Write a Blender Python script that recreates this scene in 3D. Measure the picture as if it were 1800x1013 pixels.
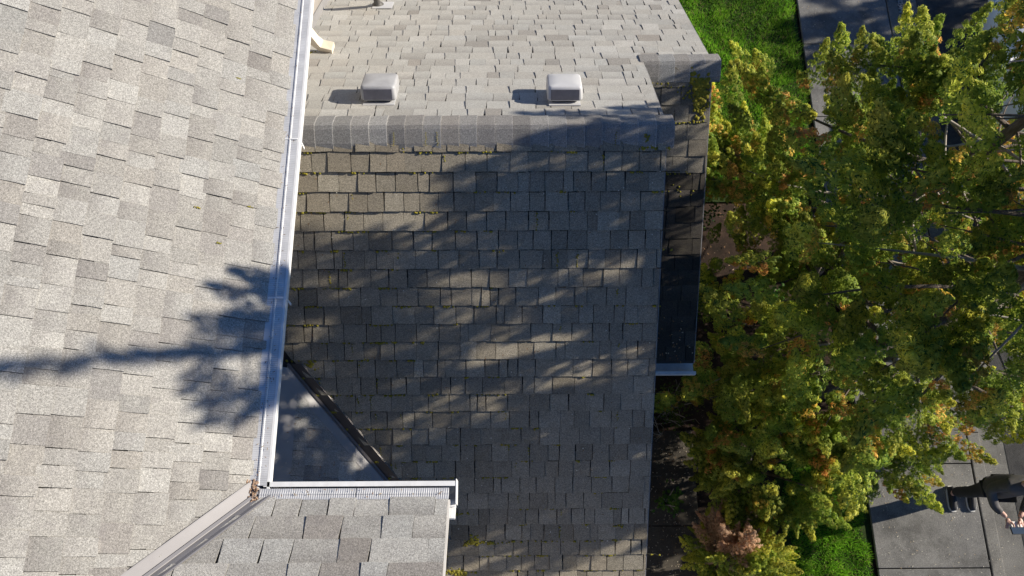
import bpy, bmesh, math, random
import numpy as np
from mathutils import Vector, Matrix

# ------------------------------------------------------------------ clearing
for o in list(bpy.data.objects):
    bpy.data.objects.remove(o, do_unlink=True)
scene = bpy.context.scene
COL = scene.collection
rnd = random.Random(7)
npr = np.random.default_rng(7)

# ------------------------------------------------------------------ camera
CAM_H = 10.8
FPX, TAU, ROLL, YAW = 1440.0, 0.3303, -0.0118, 0.0172
ct, st = math.cos(TAU), math.sin(TAU)
cy_, sy_ = math.cos(YAW), math.sin(YAW)
cr_, sr_ = math.cos(ROLL), math.sin(ROLL)
R0 = Vector((cy_, -sy_, 0)); YV = Vector((sy_, cy_, 0)); ZV = Vector((0, 0, 1))
FW = YV * st - ZV * ct
U0 = YV * ct + ZV * st
RT = R0 * cr_ - U0 * sr_
UP = R0 * sr_ + U0 * cr_
cam_data = bpy.data.cameras.new("camera")
cam_data.sensor_width = 36.0
cam_data.lens = 36.0 * FPX / 1800.0
cam_data.clip_start = 0.05
cam_data.clip_end = 3000
cam = bpy.data.objects.new("camera", cam_data)
COL.objects.link(cam)
m3 = Matrix((RT, UP, -FW)).transposed()
cam.matrix_world = Matrix.Translation((0, 0, CAM_H)) @ m3.to_4x4()
scene.camera = cam

# ------------------------------------------------------------------ sky, sun, exposure
SUN = Vector((1.0, 0.21, 0.486)).normalized()      # towards the sun
SUN_EL = math.asin(SUN.z)
SUN_AZ = math.atan2(SUN.x, SUN.y)
world = bpy.data.worlds.new("World")
scene.world = world
world.use_nodes = True
wn = world.node_tree
wn.nodes.clear()
w_out = wn.nodes.new("ShaderNodeOutputWorld")
w_bg = wn.nodes.new("ShaderNodeBackground")
w_sky = wn.nodes.new("ShaderNodeTexSky")
w_sky.sky_type = 'NISHITA'
w_sky.sun_disc = False
w_sky.sun_elevation = SUN_EL
w_sky.sun_rotation = SUN_AZ
w_sky.air_density = 1.0
w_sky.ozone_density = 10.0
w_sky.dust_density = 0.1
w_bg.inputs["Strength"].default_value = 0.066
wn.links.new(w_sky.outputs[0], w_bg.inputs[0])
wn.links.new(w_bg.outputs[0], w_out.inputs[0])
sun_data = bpy.data.lights.new("sun", 'SUN')
sun_data.energy = 5.0
sun_data.angle = math.radians(0.53)
sun_data.color = (1.0, 0.905, 0.76)
sun = bpy.data.objects.new("sun", sun_data)
COL.objects.link(sun)
sun.rotation_euler = SUN.to_track_quat('Z', 'Y').to_euler()
vs = scene.view_settings
vs.view_transform = 'Standard'
vs.look = 'None'
vs.gamma = 1.0
vs.exposure = 0.66
vs.use_curve_mapping = False


# ------------------------------------------------------------------ helpers
def proj(p):
    q = Vector(p) - Vector((0, 0, CAM_H))
    d = q.dot(FW)
    return (900 + FPX * q.dot(RT) / d, 506.5 - FPX * q.dot(UP) / d, d)


def tag(o, label=None, cat=None, group=None, kind=None):
    if label: o["label"] = label
    if cat: o["category"] = cat
    if group: o["group"] = group
    if kind: o["kind"] = kind
    return o


def empty(name, loc=(0, 0, 0), parent=None):
    o = bpy.data.objects.new(name, None)
    o.location = loc
    COL.objects.link(o)
    if parent: o.parent = parent
    return o


def obj(name, verts, faces, mats, parent=None, smooth=False, mat_idx=None):
    me = bpy.data.meshes.new(name)
    me.from_pydata([tuple(v) for v in verts], [], faces)
    if not isinstance(mats, (list, tuple)): mats = [mats]
    for m in mats: me.materials.append(m)
    if mat_idx is not None:
        me.polygons.foreach_set("material_index", mat_idx)
    if smooth:
        me.polygons.foreach_set("use_smooth", [True] * len(me.polygons))
    me.update()
    o = bpy.data.objects.new(name, me)
    COL.objects.link(o)
    if parent:
        o.parent = parent
        o.matrix_parent_inverse = Matrix.Translation(-Vector(world_loc(parent)))
    return o


def world_loc(o):
    v = Vector((0, 0, 0))
    while o is not None:
        v += o.location
        if o.parent is not None:
            v += o.matrix_parent_inverse.translation
        o = o.parent
    return v


def quads_obj(name, V, mats, parent=None, tint=None, smooth=False, nv=4):
    """V: (n*nv,3) numpy array of loose polygons with nv corners each."""
    V = np.asarray(V, dtype=np.float32).reshape(-1, 3)
    n = len(V) // nv
    me = bpy.data.meshes.new(name)
    me.vertices.add(n * nv)
    me.vertices.foreach_set("co", V.ravel())
    me.loops.add(n * nv)
    me.loops.foreach_set("vertex_index", np.arange(n * nv, dtype=np.int32))
    me.polygons.add(n)
    me.polygons.foreach_set("loop_start", np.arange(0, n * nv, nv, dtype=np.int32))
    if not isinstance(mats, (list, tuple)): mats = [mats]
    for m in mats: me.materials.append(m)
    if tint is not None:
        at = me.attributes.new("tint", 'FLOAT_COLOR', 'POINT')
        c = np.ones((n * nv, 4), dtype=np.float32)
        c[:, :3] = np.repeat(tint, nv, axis=0)
        at.data.foreach_set("color", c.ravel())
    me.update(calc_edges=True)
    me.validate()
    o = bpy.data.objects.new(name, me)
    COL.objects.link(o)
    if parent:
        o.parent = parent
        o.matrix_parent_inverse = Matrix.Translation(-Vector(world_loc(parent)))
    return o


class MB:
    """collects boxes, tubes and prisms for one mesh"""
    def __init__(self):
        self.v = []; self.f = []; self.mi = []

    def add(self, verts, faces, mi=0):
        b = len(self.v)
        self.v += [tuple(x) for x in verts]
        self.f += [tuple(i + b for i in f) for f in faces]
        self.mi += [mi] * len(faces)

    def box(self, c, s, rot=None, mi=0):
        hx, hy, hz = s[0] / 2, s[1] / 2, s[2] / 2
        vs_ = [Vector((x, y, z)) for x in (-hx, hx) for y in (-hy, hy) for z in (-hz, hz)]
        if rot is not None: vs_ = [rot @ v for v in vs_]
        c = Vector(c)
        self.add([v + c for v in vs_], [(0, 1, 3, 2), (4, 6, 7, 5), (0, 4, 5, 1), (2, 3, 7, 6), (0, 2, 6, 4), (1, 5, 7, 3)], mi)

    def tube(self, pts, rad, n=8, mi=0, caps=True):
        pts = [Vector(p) for p in pts]
        if not isinstance(rad, (list, tuple)): rad = [rad] * len(pts)
        rings = []
        prev = None
        for i, p in enumerate(pts):
            d = (pts[min(i + 1, len(pts) - 1)] - pts[max(i - 1, 0)]).normalized()
            a = d.orthogonal().normalized() if prev is None else (prev - d * prev.dot(d)).normalized()
            prev = a
            b = d.cross(a)
            rings.append([p + (a * math.cos(2 * math.pi * k / n) + b * math.sin(2 * math.pi * k / n)) * rad[i] for k in range(n)])
        vs_ = [v for r in rings for v in r]
        fs = []
        for i in range(len(pts) - 1):
            for k in range(n):
                fs.append((i * n + k, i * n + (k + 1) % n, (i + 1) * n + (k + 1) % n, (i + 1) * n + k))
        if caps:
            fs.append(tuple(range(n - 1, -1, -1)))
            fs.append(tuple((len(pts) - 1) * n + k for k in range(n)))
        self.add(vs_, fs, mi)

    def loft(self, rings, mi=0, closed=True, caps=True):
        n = len(rings[0])
        vs_ = [v for r in rings for v in r]
        fs = []
        for i in range(len(rings) - 1):
            for k in range(n if closed else n - 1):
                fs.append((i * n + k, i * n + (k + 1) % n, (i + 1) * n + (k + 1) % n, (i + 1) * n + k))
        if caps and closed:
            fs.append(tuple(range(n - 1, -1, -1)))
            fs.append(tuple((len(rings) - 1) * n + k for k in range(n)))
        self.add(vs_, fs, mi)

    def build(self, name, mats, parent=None, smooth=False, bevel=0, recalc=True):
        o = obj(name, self.v, self.f, mats, parent, smooth, self.mi)
        bm = bmesh.new(); bm.from_mesh(o.data)
        if recalc: bmesh.ops.recalc_face_normals(bm, faces=bm.faces)
        if bevel: bmesh.ops.bevel(bm, geom=[e for e in bm.edges if len(e.link_faces) == 2 and e.calc_face_angle(0) > 0.6], offset=bevel, segments=2, affect='EDGES', profile=0.6)
        bm.to_mesh(o.data); bm.free()
        return o


# ------------------------------------------------------------------ materials
def new_mat(name):
    m = bpy.data.materials.new(name)
    m.use_nodes = True
    nt = m.node_tree
    return m, nt, nt.nodes["Principled BSDF"]


def N(nt, t, **kw):
    n = nt.nodes.new(t)
    for k, v in kw.items(): setattr(n, k, v)
    return n


def mix(nt, fac, a, b, mode='MIX'):
    n = nt.nodes.new("ShaderNodeMix")
    n.data_type = 'RGBA'; n.blend_type = mode
    for sock, val in ((n.inputs[0], fac), (n.inputs[6], a), (n.inputs[7], b)):
        if isinstance(val, (int, float)): sock.default_value = val
        elif isinstance(val, tuple): sock.default_value = (*val, 1) if len(val) == 3 else val
        else: nt.links.new(val, sock)
    return n.outputs[2]


def noise(nt, scale, detail=2, rough=0.5, vec=None):
    n = nt.nodes.new("ShaderNodeTexNoise")
    n.inputs["Scale"].default_value = scale
    n.inputs["Detail"].default_value = detail
    n.inputs["Roughness"].default_value = rough
    if vec is not None: nt.links.new(vec, n.inputs["Vector"])
    return n.outputs[0]


def ramp(nt, fac, stops):
    n = nt.nodes.new("ShaderNodeValToRGB")
    els = n.color_ramp.elements
    while len(els) < len(stops): els.new(0.5)
    for e, (p, c) in zip(els, stops):
        e.position = p
        e.color = (c, c, c, 1) if isinstance(c, (int, float)) else (*c, 1)
    nt.links.new(fac, n.inputs[0])
    return n.outputs[0]


def bump(nt, bsdf, h, strength=0.4, dist=0.01):
    b = nt.nodes.new("ShaderNodeBump")
    b.inputs["Strength"].default_value = strength
    b.inputs["Distance"].default_value = dist
    nt.links.new(h, b.inputs["Height"])
    nt.links.new(b.outputs[0], bsdf.inputs["Normal"])


def coords(nt):
    return nt.nodes.new("ShaderNodeNewGeometry").outputs["Position"]


def simple(name, col, rough=0.6, metal=0.0, var=0.12, scale=8.0, bscale=None, bstr=0.2, spec=0.5):
    m, nt, b = new_mat(name)
    pos = coords(nt)
    n1 = noise(nt, scale, 4, 0.6, pos)
    dark = tuple(c * (1 - var) for c in col); lite = tuple(min(1, c * (1 + var)) for c in col)
    c = mix(nt, ramp(nt, n1, [(0.3, 0.0), (0.7, 1.0)]), dark, lite)
    nt.links.new(c, b.inputs["Base Color"])
    b.inputs["Roughness"].default_value = rough
    b.inputs["Metallic"].default_value = metal
    b.inputs["Specular IOR Level"].default_value = spec
    if bscale: bump(nt, b, noise(nt, bscale, 3, 0.6, pos), bstr, 0.01)
    return m


def shingle_mat(name, gain=1.0, speck=0.55, dirt=0.25, dirt_col=(0.09, 0.085, 0.06)):
    m, nt, b = new_mat(name)
    pos = coords(nt)
    at = N(nt, "ShaderNodeAttribute", attribute_name="tint")
    al = N(nt, "ShaderNodeAttribute", attribute_name="along")
    base = at.outputs["Color"]
    # printed shadow band at the head of some pieces
    band = N(nt, "ShaderNodeMath", operation='MULTIPLY')
    nt.links.new(ramp(nt, al.outputs["Fac"], [(0.0, 1.0), (0.40, 0.85), (0.62, 0.35), (0.85, 0.0)]), band.inputs[0])
    nt.links.new(at.outputs["Alpha"], band.inputs[1])
    c = mix(nt, band.outputs[0], base, (0.165, 0.155, 0.15))
    # granules
    g1 = noise(nt, 210.0, 2, 0.7, pos)
    g2 = noise(nt, 95.0, 2, 0.6, pos)
    gr = mix(nt, ramp(nt, g1, [(0.33, 0.0), (0.67, 1.0)]), (1 - speck,) * 3, (1 + speck * 0.75,) * 3)
    c = mix(nt, 1.0, c, gr, 'MULTIPLY')
    gr2 = mix(nt, ramp(nt, g2, [(0.36, 0.0), (0.64, 1.0)]), (1 - speck * 0.45,) * 3, (1 + speck * 0.3,) * 3)
    c = mix(nt, 1.0, c, gr2, 'MULTIPLY')
    # weathering in patches
    d1 = noise(nt, 14.0, 5, 0.7, pos)
    d2 = noise(nt, 3.0, 3, 0.6, pos)
    dm = N(nt, "ShaderNodeMath", operation='MULTIPLY')
    nt.links.new(ramp(nt, d1, [(0.46, 0.0), (0.72, 1.0)]), dm.inputs[0])
    nt.links.new(ramp(nt, d2, [(0.35, 0.2), (0.65, 1.0)]), dm.inputs[1])
    dm2 = N(nt, "ShaderNodeMath", operation='MULTIPLY')
    nt.links.new(dm.outputs[0], dm2.inputs[0]); dm2.inputs[1].default_value = dirt
    c = mix(nt, dm2.outputs[0], c, dirt_col)
    if gain != 1.0: c = mix(nt, 1.0, c, (gain,) * 3, 'MULTIPLY')
    nt.links.new(c, b.inputs["Base Color"])
    b.inputs["Roughness"].default_value = 0.93
    b.inputs["Specular IOR Level"].default_value = 0.25
    bump(nt, b, g1, 0.55, 0.004)
    return m


M_UP = shingle_mat("shingle_upper", 1.0, 0.45, 0.5, (0.19, 0.178, 0.18))
M_NORTH = shingle_mat("shingle_north", 1.0, 0.28, 0.3, (0.24, 0.22, 0.20))
M_FRONT = shingle_mat("shingle_front", 1.0, 0.5, 0.4, (0.12, 0.105, 0.07))
M_DECK = simple("roof_underlay", (0.045, 0.042, 0.038), 0.9)
M_GUTTER = simple("gutter_white_paint", (0.76, 0.77, 0.78), 0.42, 0, 0.09, 16)
M_VALLEY = simple("valley_metal_grey", (0.215, 0.21, 0.22), 0.5, 0.1, 0.08, 5)
M_VALLEY2 = simple("valley_metal_brown", (0.105, 0.095, 0.09), 0.38, 0.3, 0.15, 9)
M_FLASH = simple("flashing_metal", (0.24, 0.235, 0.24), 0.55, 0.0, 0.1, 5)
M_WALL = simple("wall_siding_taupe", (0.30, 0.275, 0.25), 0.75, 0, 0.08, 4)
M_FASCIA = simple("fascia_paint", (0.62, 0.60, 0.57), 0.55, 0, 0.08, 5)
M_DOWN = simple("downspout_cream", (0.72, 0.64, 0.52), 0.45, 0, 0.06, 5)
M_VENT_A = simple("vent_plastic_weathered", (0.37, 0.375, 0.39), 0.5, 0, 0.14, 7)
M_VENT_B = simple("vent_plastic_pale", (0.54, 0.545, 0.56), 0.5, 0, 0.06, 7)
M_SCRN = simple("vent_screen_dark", (0.12, 0.12, 0.145), 0.7, 0, 0.15, 20)
M_PIPE = simple("pipe_dark", (0.09, 0.085, 0.08), 0.6, 0, 0.15, 10)
M_MOSS, nt, b = new_mat("moss")
c = mix(nt, noise(nt, 9, 3, 0.6, coords(nt)), (0.10, 0.13, 0.014), (0.36, 0.28, 0.03))
nt.links.new(c, b.inputs["Base Color"]); b.inputs["Roughness"].default_value = 1.0


def guard_mat():
    m, nt, b = new_mat("gutter_guard_mesh")
    pos = coords(nt)
    uv = N(nt, "ShaderNodeAttribute", attribute_name="tint")
    n1 = noise(nt, 10, 4, 0.6, pos)
    c = mix(nt, ramp(nt, n1, [(0.35, 0.0), (0.7, 1.0)]), (0.50, 0.51, 0.53), (0.64, 0.65, 0.67))
    nt.links.new(c, b.inputs["Base Color"])
    b.inputs["Metallic"].default_value = 0.35
    b.inputs["Roughness"].default_value = 0.5
    return m


M_GUARD = guard_mat()


def ground_mat(name, stops, s1, s2, rough=0.95, bs=120, bst=0.5, speck=None):
    m, nt, b = new_mat(name)
    pos = coords(nt)
    n1 = noise(nt, s1, 5, 0.65, pos)
    n2 = noise(nt, s2, 4, 0.7, pos)
    c = ramp(nt, n1, stops)
    c = mix(nt, 1.0, c, mix(nt, ramp(nt, n2, [(0.3, 0.0), (0.7, 1.0)]), (0.62,) * 3, (1.35,) * 3), 'MULTIPLY')
    if speck:
        v = N(nt, "ShaderNodeTexVoronoi"); v.inputs["Scale"].default_value = speck[0]
        nt.links.new(pos, v.inputs["Vector"])
        n3 = noise(nt, speck[0] * 0.31, 2, 0.5, pos)
        mm = N(nt, "ShaderNodeMath", operation='MULTIPLY')
        nt.links.new(ramp(nt, v.outputs["Distance"], [(0.12, 1.0), (0.2, 0.0)]), mm.inputs[0])
        nt.links.new(ramp(nt, n3, [(0.5, 0.0), (0.6, 1.0)]), mm.inputs[1])
        c = mix(nt, mm.outputs[0], c, speck[1])
    st1 = ramp(nt, noise(nt, 0.9, 6, 0.75, pos), [(0.40, 0.62), (0.52, 1.0), (0.70, 1.12)])
    c = mix(nt, 1.0, c, st1, 'MULTIPLY')
    nt.links.new(c, b.inputs["Base Color"])
    b.inputs["Roughness"].default_value = rough
    b.inputs["Specular IOR Level"].default_value = 0.3
    bump(nt, b, n2, bst, 0.01)
    return m


M_SOIL = ground_mat("soil_bark", [(0.3, (0.022, 0.015, 0.011)), (0.55, (0.046, 0.028, 0.02)), (0.8, (0.085, 0.052, 0.036))], 5, 60, speck=(26, (0.26, 0.19, 0.14)))
M_TURF = ground_mat("turf_soil", [(0.3, (0.016, 0.03, 0.006)), (0.7, (0.03, 0.055, 0.01))], 4, 60)
M_CONC = ground_mat("sidewalk_concrete", [(0.25, (0.125, 0.125, 0.123)), (0.5, (0.178, 0.176, 0.17)), (0.8, (0.225, 0.222, 0.212))], 1.6, 90, speck=(34, (0.42, 0.40, 0.37)), bst=0.35)
M_KERB = ground_mat("kerb_concrete", [(0.25, (0.13, 0.127, 0.12)), (0.8, (0.21, 0.205, 0.19))], 3, 80, bst=0.35)
M_ASPH = ground_mat("asphalt", [(0.3, (0.045, 0.045, 0.047)), (0.7, (0.075, 0.074, 0.072))], 2, 110, bst=0.6)
M_PATH = ground_mat("path_dark_concrete", [(0.3, (0.045, 0.040, 0.034)), (0.7, (0.085, 0.075, 0.062))], 3, 80, speck=(22, (0.22, 0.19, 0.15)))
M_JOINT = simple("joint_dark", (0.03, 0.028, 0.026), 0.95)
M_GRIT = simple("grit_pale", (0.42, 0.41, 0.39), 0.9, 0, 0.3, 60)


def leaf_mat(name, transl=0.3, rough=0.6, gain=1.0):
    m, nt, b = new_mat(name)
    at = N(nt, "ShaderNodeAttribute", attribute_name="tint")
    c = at.outputs["Color"]
    n1 = noise(nt, 1.8, 3, 0.6, coords(nt))
    c = mix(nt, 1.0, c, mix(nt, ramp(nt, n1, [(0.3, 0.0), (0.7, 1.0)]), (0.82 * gain,) * 3, (1.2 * gain, 1.2 * gain, 1.1 * gain)), 'MULTIPLY')
    nt.links.new(c, b.inputs["Base Color"])
    b.inputs["Roughness"].default_value = rough
    b.inputs["Specular IOR Level"].default_value = 0.3
    tr = N(nt, "ShaderNodeBsdfTranslucent")
    nt.links.new(c, tr.inputs["Color"])
    ms = N(nt, "ShaderNodeMixShader"); ms.inputs[0].default_value = transl
    nt.links.new(b.outputs[0], ms.inputs[1]); nt.links.new(tr.outputs[0], ms.inputs[2])
    nt.links.new(ms.outputs[0], nt.nodes["Material Output"].inputs[0])
    return m


M_LEAF = leaf_mat("conifer_foliage", 0.52)
M_GLOSS = leaf_mat("laurel_leaf", 0.12, 0.25)
M_GRASS = leaf_mat("grass_blade", 0.35, 0.6)


def bark_mat():
    m, nt, b = new_mat("conifer_bark")
    tc = N(nt, "ShaderNodeTexCoord")
    mp = N(nt, "ShaderNodeMapping"); mp.inputs["Scale"].default_value = (1, 1, 0.18)
    nt.links.new(tc.outputs["Object"], mp.inputs["Vector"])
    n1 = noise(nt, 45, 5, 0.7, mp.outputs[0])
    n2 = noise(nt, 4, 3, 0.6, tc.outputs["Object"])
    c = ramp(nt, n1, [(0.3, (0.07, 0.055, 0.045)), (0.5, (0.17, 0.14, 0.12)), (0.72, (0.29, 0.25, 0.22))])
    c = mix(nt, 1.0, c, mix(nt, n2, (0.7, 0.7, 0.7), (1.25, 1.2, 1.15)), 'MULTIPLY')
    nt.links.new(c, b.inputs["Base Color"]); b.inputs["Roughness"].default_value = 0.95
    bump(nt, b, n1, 0.9, 0.03)
    return m


M_BARK = bark_mat()
M_TWIG = simple("dry_branch_bark", (0.33, 0.29, 0.25), 0.85, 0, 0.25, 14)

# ================================================================== THE GROUND
def sheet(name, x0, x1, y0, y1, z, mat, nx=1, ny=1, wob=0.0):
    v = []; f = []
    for j in range(ny + 1):
        for i in range(nx + 1):
            x = x0 + (x1 - x0) * i / nx; y = y0 + (y1 - y0) * j / ny
            v.append((x + (rnd.uniform(-wob, wob) if 0 < j < ny or wob else 0), y, z))
    for j in range(ny):
        for i in range(nx):
            a = j * (nx + 1) + i
            f.append((a, a + 1, a + nx + 2, a + nx + 1))
    return obj(name, v, f, mat)


tag(sheet("ground", -400, 400, -400, 400, -0.02, M_SOIL), kind="structure")
# lawn soil (two beds: by the corner of the house and beside the pavement to the south)
tag(sheet("lawn_bed", 3.42, 4.58, -30, 1.55, 0.012, M_TURF, 1, 60, 0.035), kind="structure")
tag(sheet("lawn_bed", 1.4, 4.58, 5.0, 30, 0.012, M_TURF, 1, 60, 0.03), kind="structure")

# sidewalk of separate concrete slabs, joints recessed
SW0, SW1 = 4.60, 5.99
walk = tag(sheet("sidewalk", SW0 + 0.01, SW1 + 0.02, -40, 40, 0.02, M_JOINT), kind="structure")
ys = 1.25
edges = [1.255 + 1.28 * k for k in range(-8, 16)]
for k in range(len(edges) - 1):
    y0, y1 = edges[k] + 0.006, edges[k + 1] - 0.006
    mb = MB()
    mb.box(((SW0 + SW1) / 2 + rnd.uniform(-.004, .004), (y0 + y1) / 2, 0.028 + rnd.uniform(-.002, .002)), (SW1 - SW0, y1 - y0, 0.05))
    tag(mb.build("slab", M_CONC, walk, bevel=0.008))
# kerb stones, gutter pan and road
kerb = tag(sheet("kerb", 6.0, 6.16, -40, 40, 0.022, M_JOINT), kind="structure")
for k in range(len(edges) // 2):
    y0, y1 = edges[2 * k] + 0.004 + 0.4, edges[2 * k] + 2.556 + 0.4
    mb = MB()
    mb.add([(6.008, y0, -0.15), (6.20, y0, -0.15), (6.17, y0, 0.05), (6.008, y0, 0.058),
            (6.008, y1, -0.15), (6.20, y1, -0.15), (6.17, y1, 0.05), (6.008, y1, 0.058)],
           [(0, 3, 2, 1), (4, 5, 6, 7), (0, 1, 5, 4), (1, 2, 6, 5), (2, 3, 7, 6), (3, 0, 4, 7)])
    mb.build("kerb_stone", M_KERB, kerb, bevel=0.012)
tag(sheet("gutter_pan", 6.19, 6.52, -40, 40, 0.0, M_KERB), kind="structure")
road = obj("road", [(6.50, -200, 0.004), (6.50, 200, 0.004), (14, 200, 0.06), (14, -200, 0.06), (22, 200, 0.0), (22, -200, 0.0)],
           [(0, 3, 2, 1), (3, 5, 4, 2)], M_ASPH)
tag(road, kind="structure")
# grit washed along the kerb
gv = []
for i in range(900):
    y = rnd.uniform(6.2, 9.6); x = 6.20 + abs(rnd.gauss(0, 0.05)) + 0.015 * math.sin(y * 3)
    s = rnd.uniform(0.005, 0.016); a = rnd.uniform(0, 6.28); z = 0.006 + s * .3
    for q in range(4):
        gv.append((x + s * math.cos(a + q * 1.57), y + s * math.sin(a + q * 1.57), z + (s * .5 if q % 2 else 0)))
tag(quads_obj("gravel", np.array(gv), M_GRIT), "pale grit washed along the kerb", "grit", kind="stuff")
# dark path beside the house
path = tag(sheet("path", 1.55, 2.40, -8, 1.70, 0.02, M_JOINT), kind="structure")
for k in range(9):
    mb = MB(); y1 = 1.70 - k * 1.2
    mb.box((1.97, y1 - 0.6, 0.04), (0.86, 1.19, 0.09))
    mb.build("slab", M_PATH, path, bevel=0.008)

# ================================================================== THE HOUSE
TH = 0.6098; TU = 0.633; EXPO = 0.143
RY, RZ = 2.956, CAM_H - 5.10
R2Y, R2Z = 3.95, 5.006
XR, X2 = 1.13, 1.70
WX = -1.76
XE, ZE, YB = -1.34, 6.37, 0.36
cT, sT = math.cos(TH), math.sin(TH)
cU, sU = math.cos(TU), math.sin(TU)

house = empty("house", (0, 2.0, 0))
tag(house, "house with weathered grey shingle roofs on two levels and white gutters", "house")

# slopes: origin, u along the course, v down the slope, n outward
SL = {
    "front": (Vector((0, RY, RZ)), Vector((1, 0, 0)), Vector((0, -cT, -sT)), Vector((0, -sT, cT))),
    "north": (Vector((0, RY, RZ)), Vector((-1, 0, 0)), Vector((0, cT, -sT)), Vector((0, sT, cT))),
    "side": (Vector((0, R2Y, R2Z)), Vector((1, 0, 0)), Vector((0, -cT, -sT)), Vector((0, -sT, cT))),
    "upper": (Vector((XE, 0, ZE)), Vector((0, 1, 0)), Vector((cU, 0, -sU)), Vector((sU, 0, cU))),
    "upper_south": (Vector((0, YB, ZE)), Vector((-1, 0, 0)), Vector((0, cU, -sU)), Vector((0, sU, cU))),
}
# the small valley slope between the lower roof and the upper walls
AX, AY = -1.68, 1.49
AZ = RZ - (RY - AY) * math.tan(TH)
PC = 0.80
cC, sC = 1 / math.hypot(1, PC), PC / math.hypot(1, PC)
SL["corner"] = (Vector((AX, 0, AZ)), Vector((0, 1, 0)), Vector((cC, 0, -sC)), Vector((sC, 0, cC)))


def S(slope, u, s, h=0.0):
    o, uu, v, n = SL[slope]
    return o + uu * u + v * s + n * h


# valley line of the corner slope in plan: where both planes meet
def front_z(y): return RZ - (RY - y) * math.tan(TH)
def corner_z(x): return AZ - PC * (x - AX)
def valley_x(y): return AX + (AZ - front_z(y)) / PC


LAP = 0.75     # how far the upper slopes go up past the picture
deck_mb = {}
upper_roof = MB()
upper_roof.add([(XE, YB, ZE - .004), (XE, 9.0, ZE - .004), (XE - 3.2, 9.0, ZE + 3.2 * math.tan(TU) - .004), (XE - 3.2, YB - 3.2, ZE + 3.2 * math.tan(TU) - .004),
                (XE, YB, ZE - .18), (XE, 9.0, ZE - .18), (XE - 3.2, 9.0, ZE + 3.2 * math.tan(TU) - .18), (XE - 3.2, YB - 3.2, ZE + 3.2 * math.tan(TU) - .18)],
               [(0, 1, 2, 3), (7, 6, 5, 4), (0, 4, 5, 1), (2, 6, 7, 3), (1, 5, 6, 2), (3, 7, 4, 0)])
upper_roof = upper_roof.build("upper_roof", M_DECK, house)
RX = -0.315     # rake of the southern upper slope
mb = MB()
mb.add([(XE, YB, ZE - .004), (RX, YB, ZE - .004), (RX, YB - 3.2, ZE + 3.2 * math.tan(TU) - .004), (XE - 3.2, YB - 3.2, ZE + 3.2 * math.tan(TU) - .004),
        (XE, YB, ZE - .18), (RX, YB, ZE - .18), (RX, YB - 3.2, ZE + 3.2 * math.tan(TU) - .18), (XE - 3.2, YB - 3.2, ZE + 3.2 * math.tan(TU) - .18)],
       [(3, 2, 1, 0), (4, 5, 6, 7), (1, 5, 4, 0), (3, 7, 6, 2), (2, 6, 5, 1), (0, 4, 7, 3)])
upper_roof_south = mb.build("upper_roof", M_DECK, house)

# lower roof deck: front, north and side slopes
S_FRONT_END, S_NORTH_END = 4.9, 4.75
mb = MB()
def slab_plane(mb, pts, n, t=0.14):
    top = [Vector(p) - n * 0.004 for p in pts]; bot = [p - n * t for p in top]
    k = len(pts)
    mb.add(top + bot, [tuple(range(k)), tuple(range(2 * k - 1, k - 1, -1))] + [(i, i + k, (i + 1) % k + k, (i + 1) % k) for i in range(k)])
slab_plane(mb, [S("front", WX, 0), S("front", XR, 0), S("front", XR, S_FRONT_END), S("front", WX, S_FRONT_END)], SL["front"][3])
lower_front = mb.build("lower_roof", M_DECK, house)
mb = MB()
sn2 = (R2Y - RY) / cT
slab_plane(mb, [S("north", -XR, 0), S("north", -WX, 0), S("north", -WX, S_NORTH_END), S("north", -X2, S_NORTH_END), S("north", -X2, sn2), S("north", -XR, sn2)], SL["north"][3])
lower_north = mb.build("lower_roof", M_DECK, house)
S_SIDE_END = (R2Y - 1.77) / cT
mb = MB()
slab_plane(mb, [S("side", XR - .4, 0), S("side", X2, 0), S("side", X2, S_SIDE_END), S("side", XR - .4, S_SIDE_END)], SL["side"][3])
lower_side = mb.build("lower_roof", M_DECK, house)
mb = MB()
slab_plane(mb, [(WX, AY + .06, corner_z(WX)), (WX, 0.2, corner_z(WX)), (valley_x(0.2), 0.2, corner_z(valley_x(0.2))), (valley_x(AY), AY, AZ)], SL["corner"][3], 0.1)
corner_roof = mb.build("lower_roof", M_DECK, house)

# walls below the roofs
def wall_box(x0, x1, y0, y1, z0, z1, name="wall"):
    mb = MB()
    mb.box(((x0 + x1) / 2, (y0 + y1) / 2, (z0 + z1) / 2), (x1 - x0, y1 - y0, z1 - z0))
    w = mb.build(name, M_WALL, house)
    return w
wall_box(-5.2, WX, -5, 9, -.02, 6.30)
wall_box(WX + .001, -0.62, -5, -0.02, -.02, 6.30)
wall_box(WX + .002, XR - 0.30, -0.6, 2.95, -.02, 2.80)
wall_box(WX + .003, X2 - 0.30, 2.96, 6.6, -.02, 3.0)
wall_box(XR - .29, X2 - 0.30, 1.98, 2.955, -.02, 3.4)
# gable wall between the main rake and the lower side roof
mb = MB()
mb.add([(XR - .05, 2.95, 2.8), (XR - .05, -0.55, 2.8), (XR - .05, -0.55, front_z(-0.55) - .15), (XR - .05, 2.95, RZ - .17), (XR - .05, 4.0, front_z(2 * RY - 4.0) - .2), (XR - .05, 4.0, 2.8),
        (XR - .12, 2.95, 2.8), (XR - .12, -0.55, 2.8), (XR - .12, -0.55, front_z(-0.55) - .15), (XR - .12, 2.95, RZ - .17), (XR - .12, 4.0, front_z(2 * RY - 4.0) - .2), (XR - .12, 4.0, 2.8)],
       [(0, 1, 2, 3, 4, 5), (11, 10, 9, 8, 7, 6), (0, 6, 7, 1), (1, 7, 8, 2), (2, 8, 9, 3), (3, 9, 10, 4), (4, 10, 11, 5), (5, 11, 6, 0)])
mb.build("gable_wall", M_WALL, house)

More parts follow.
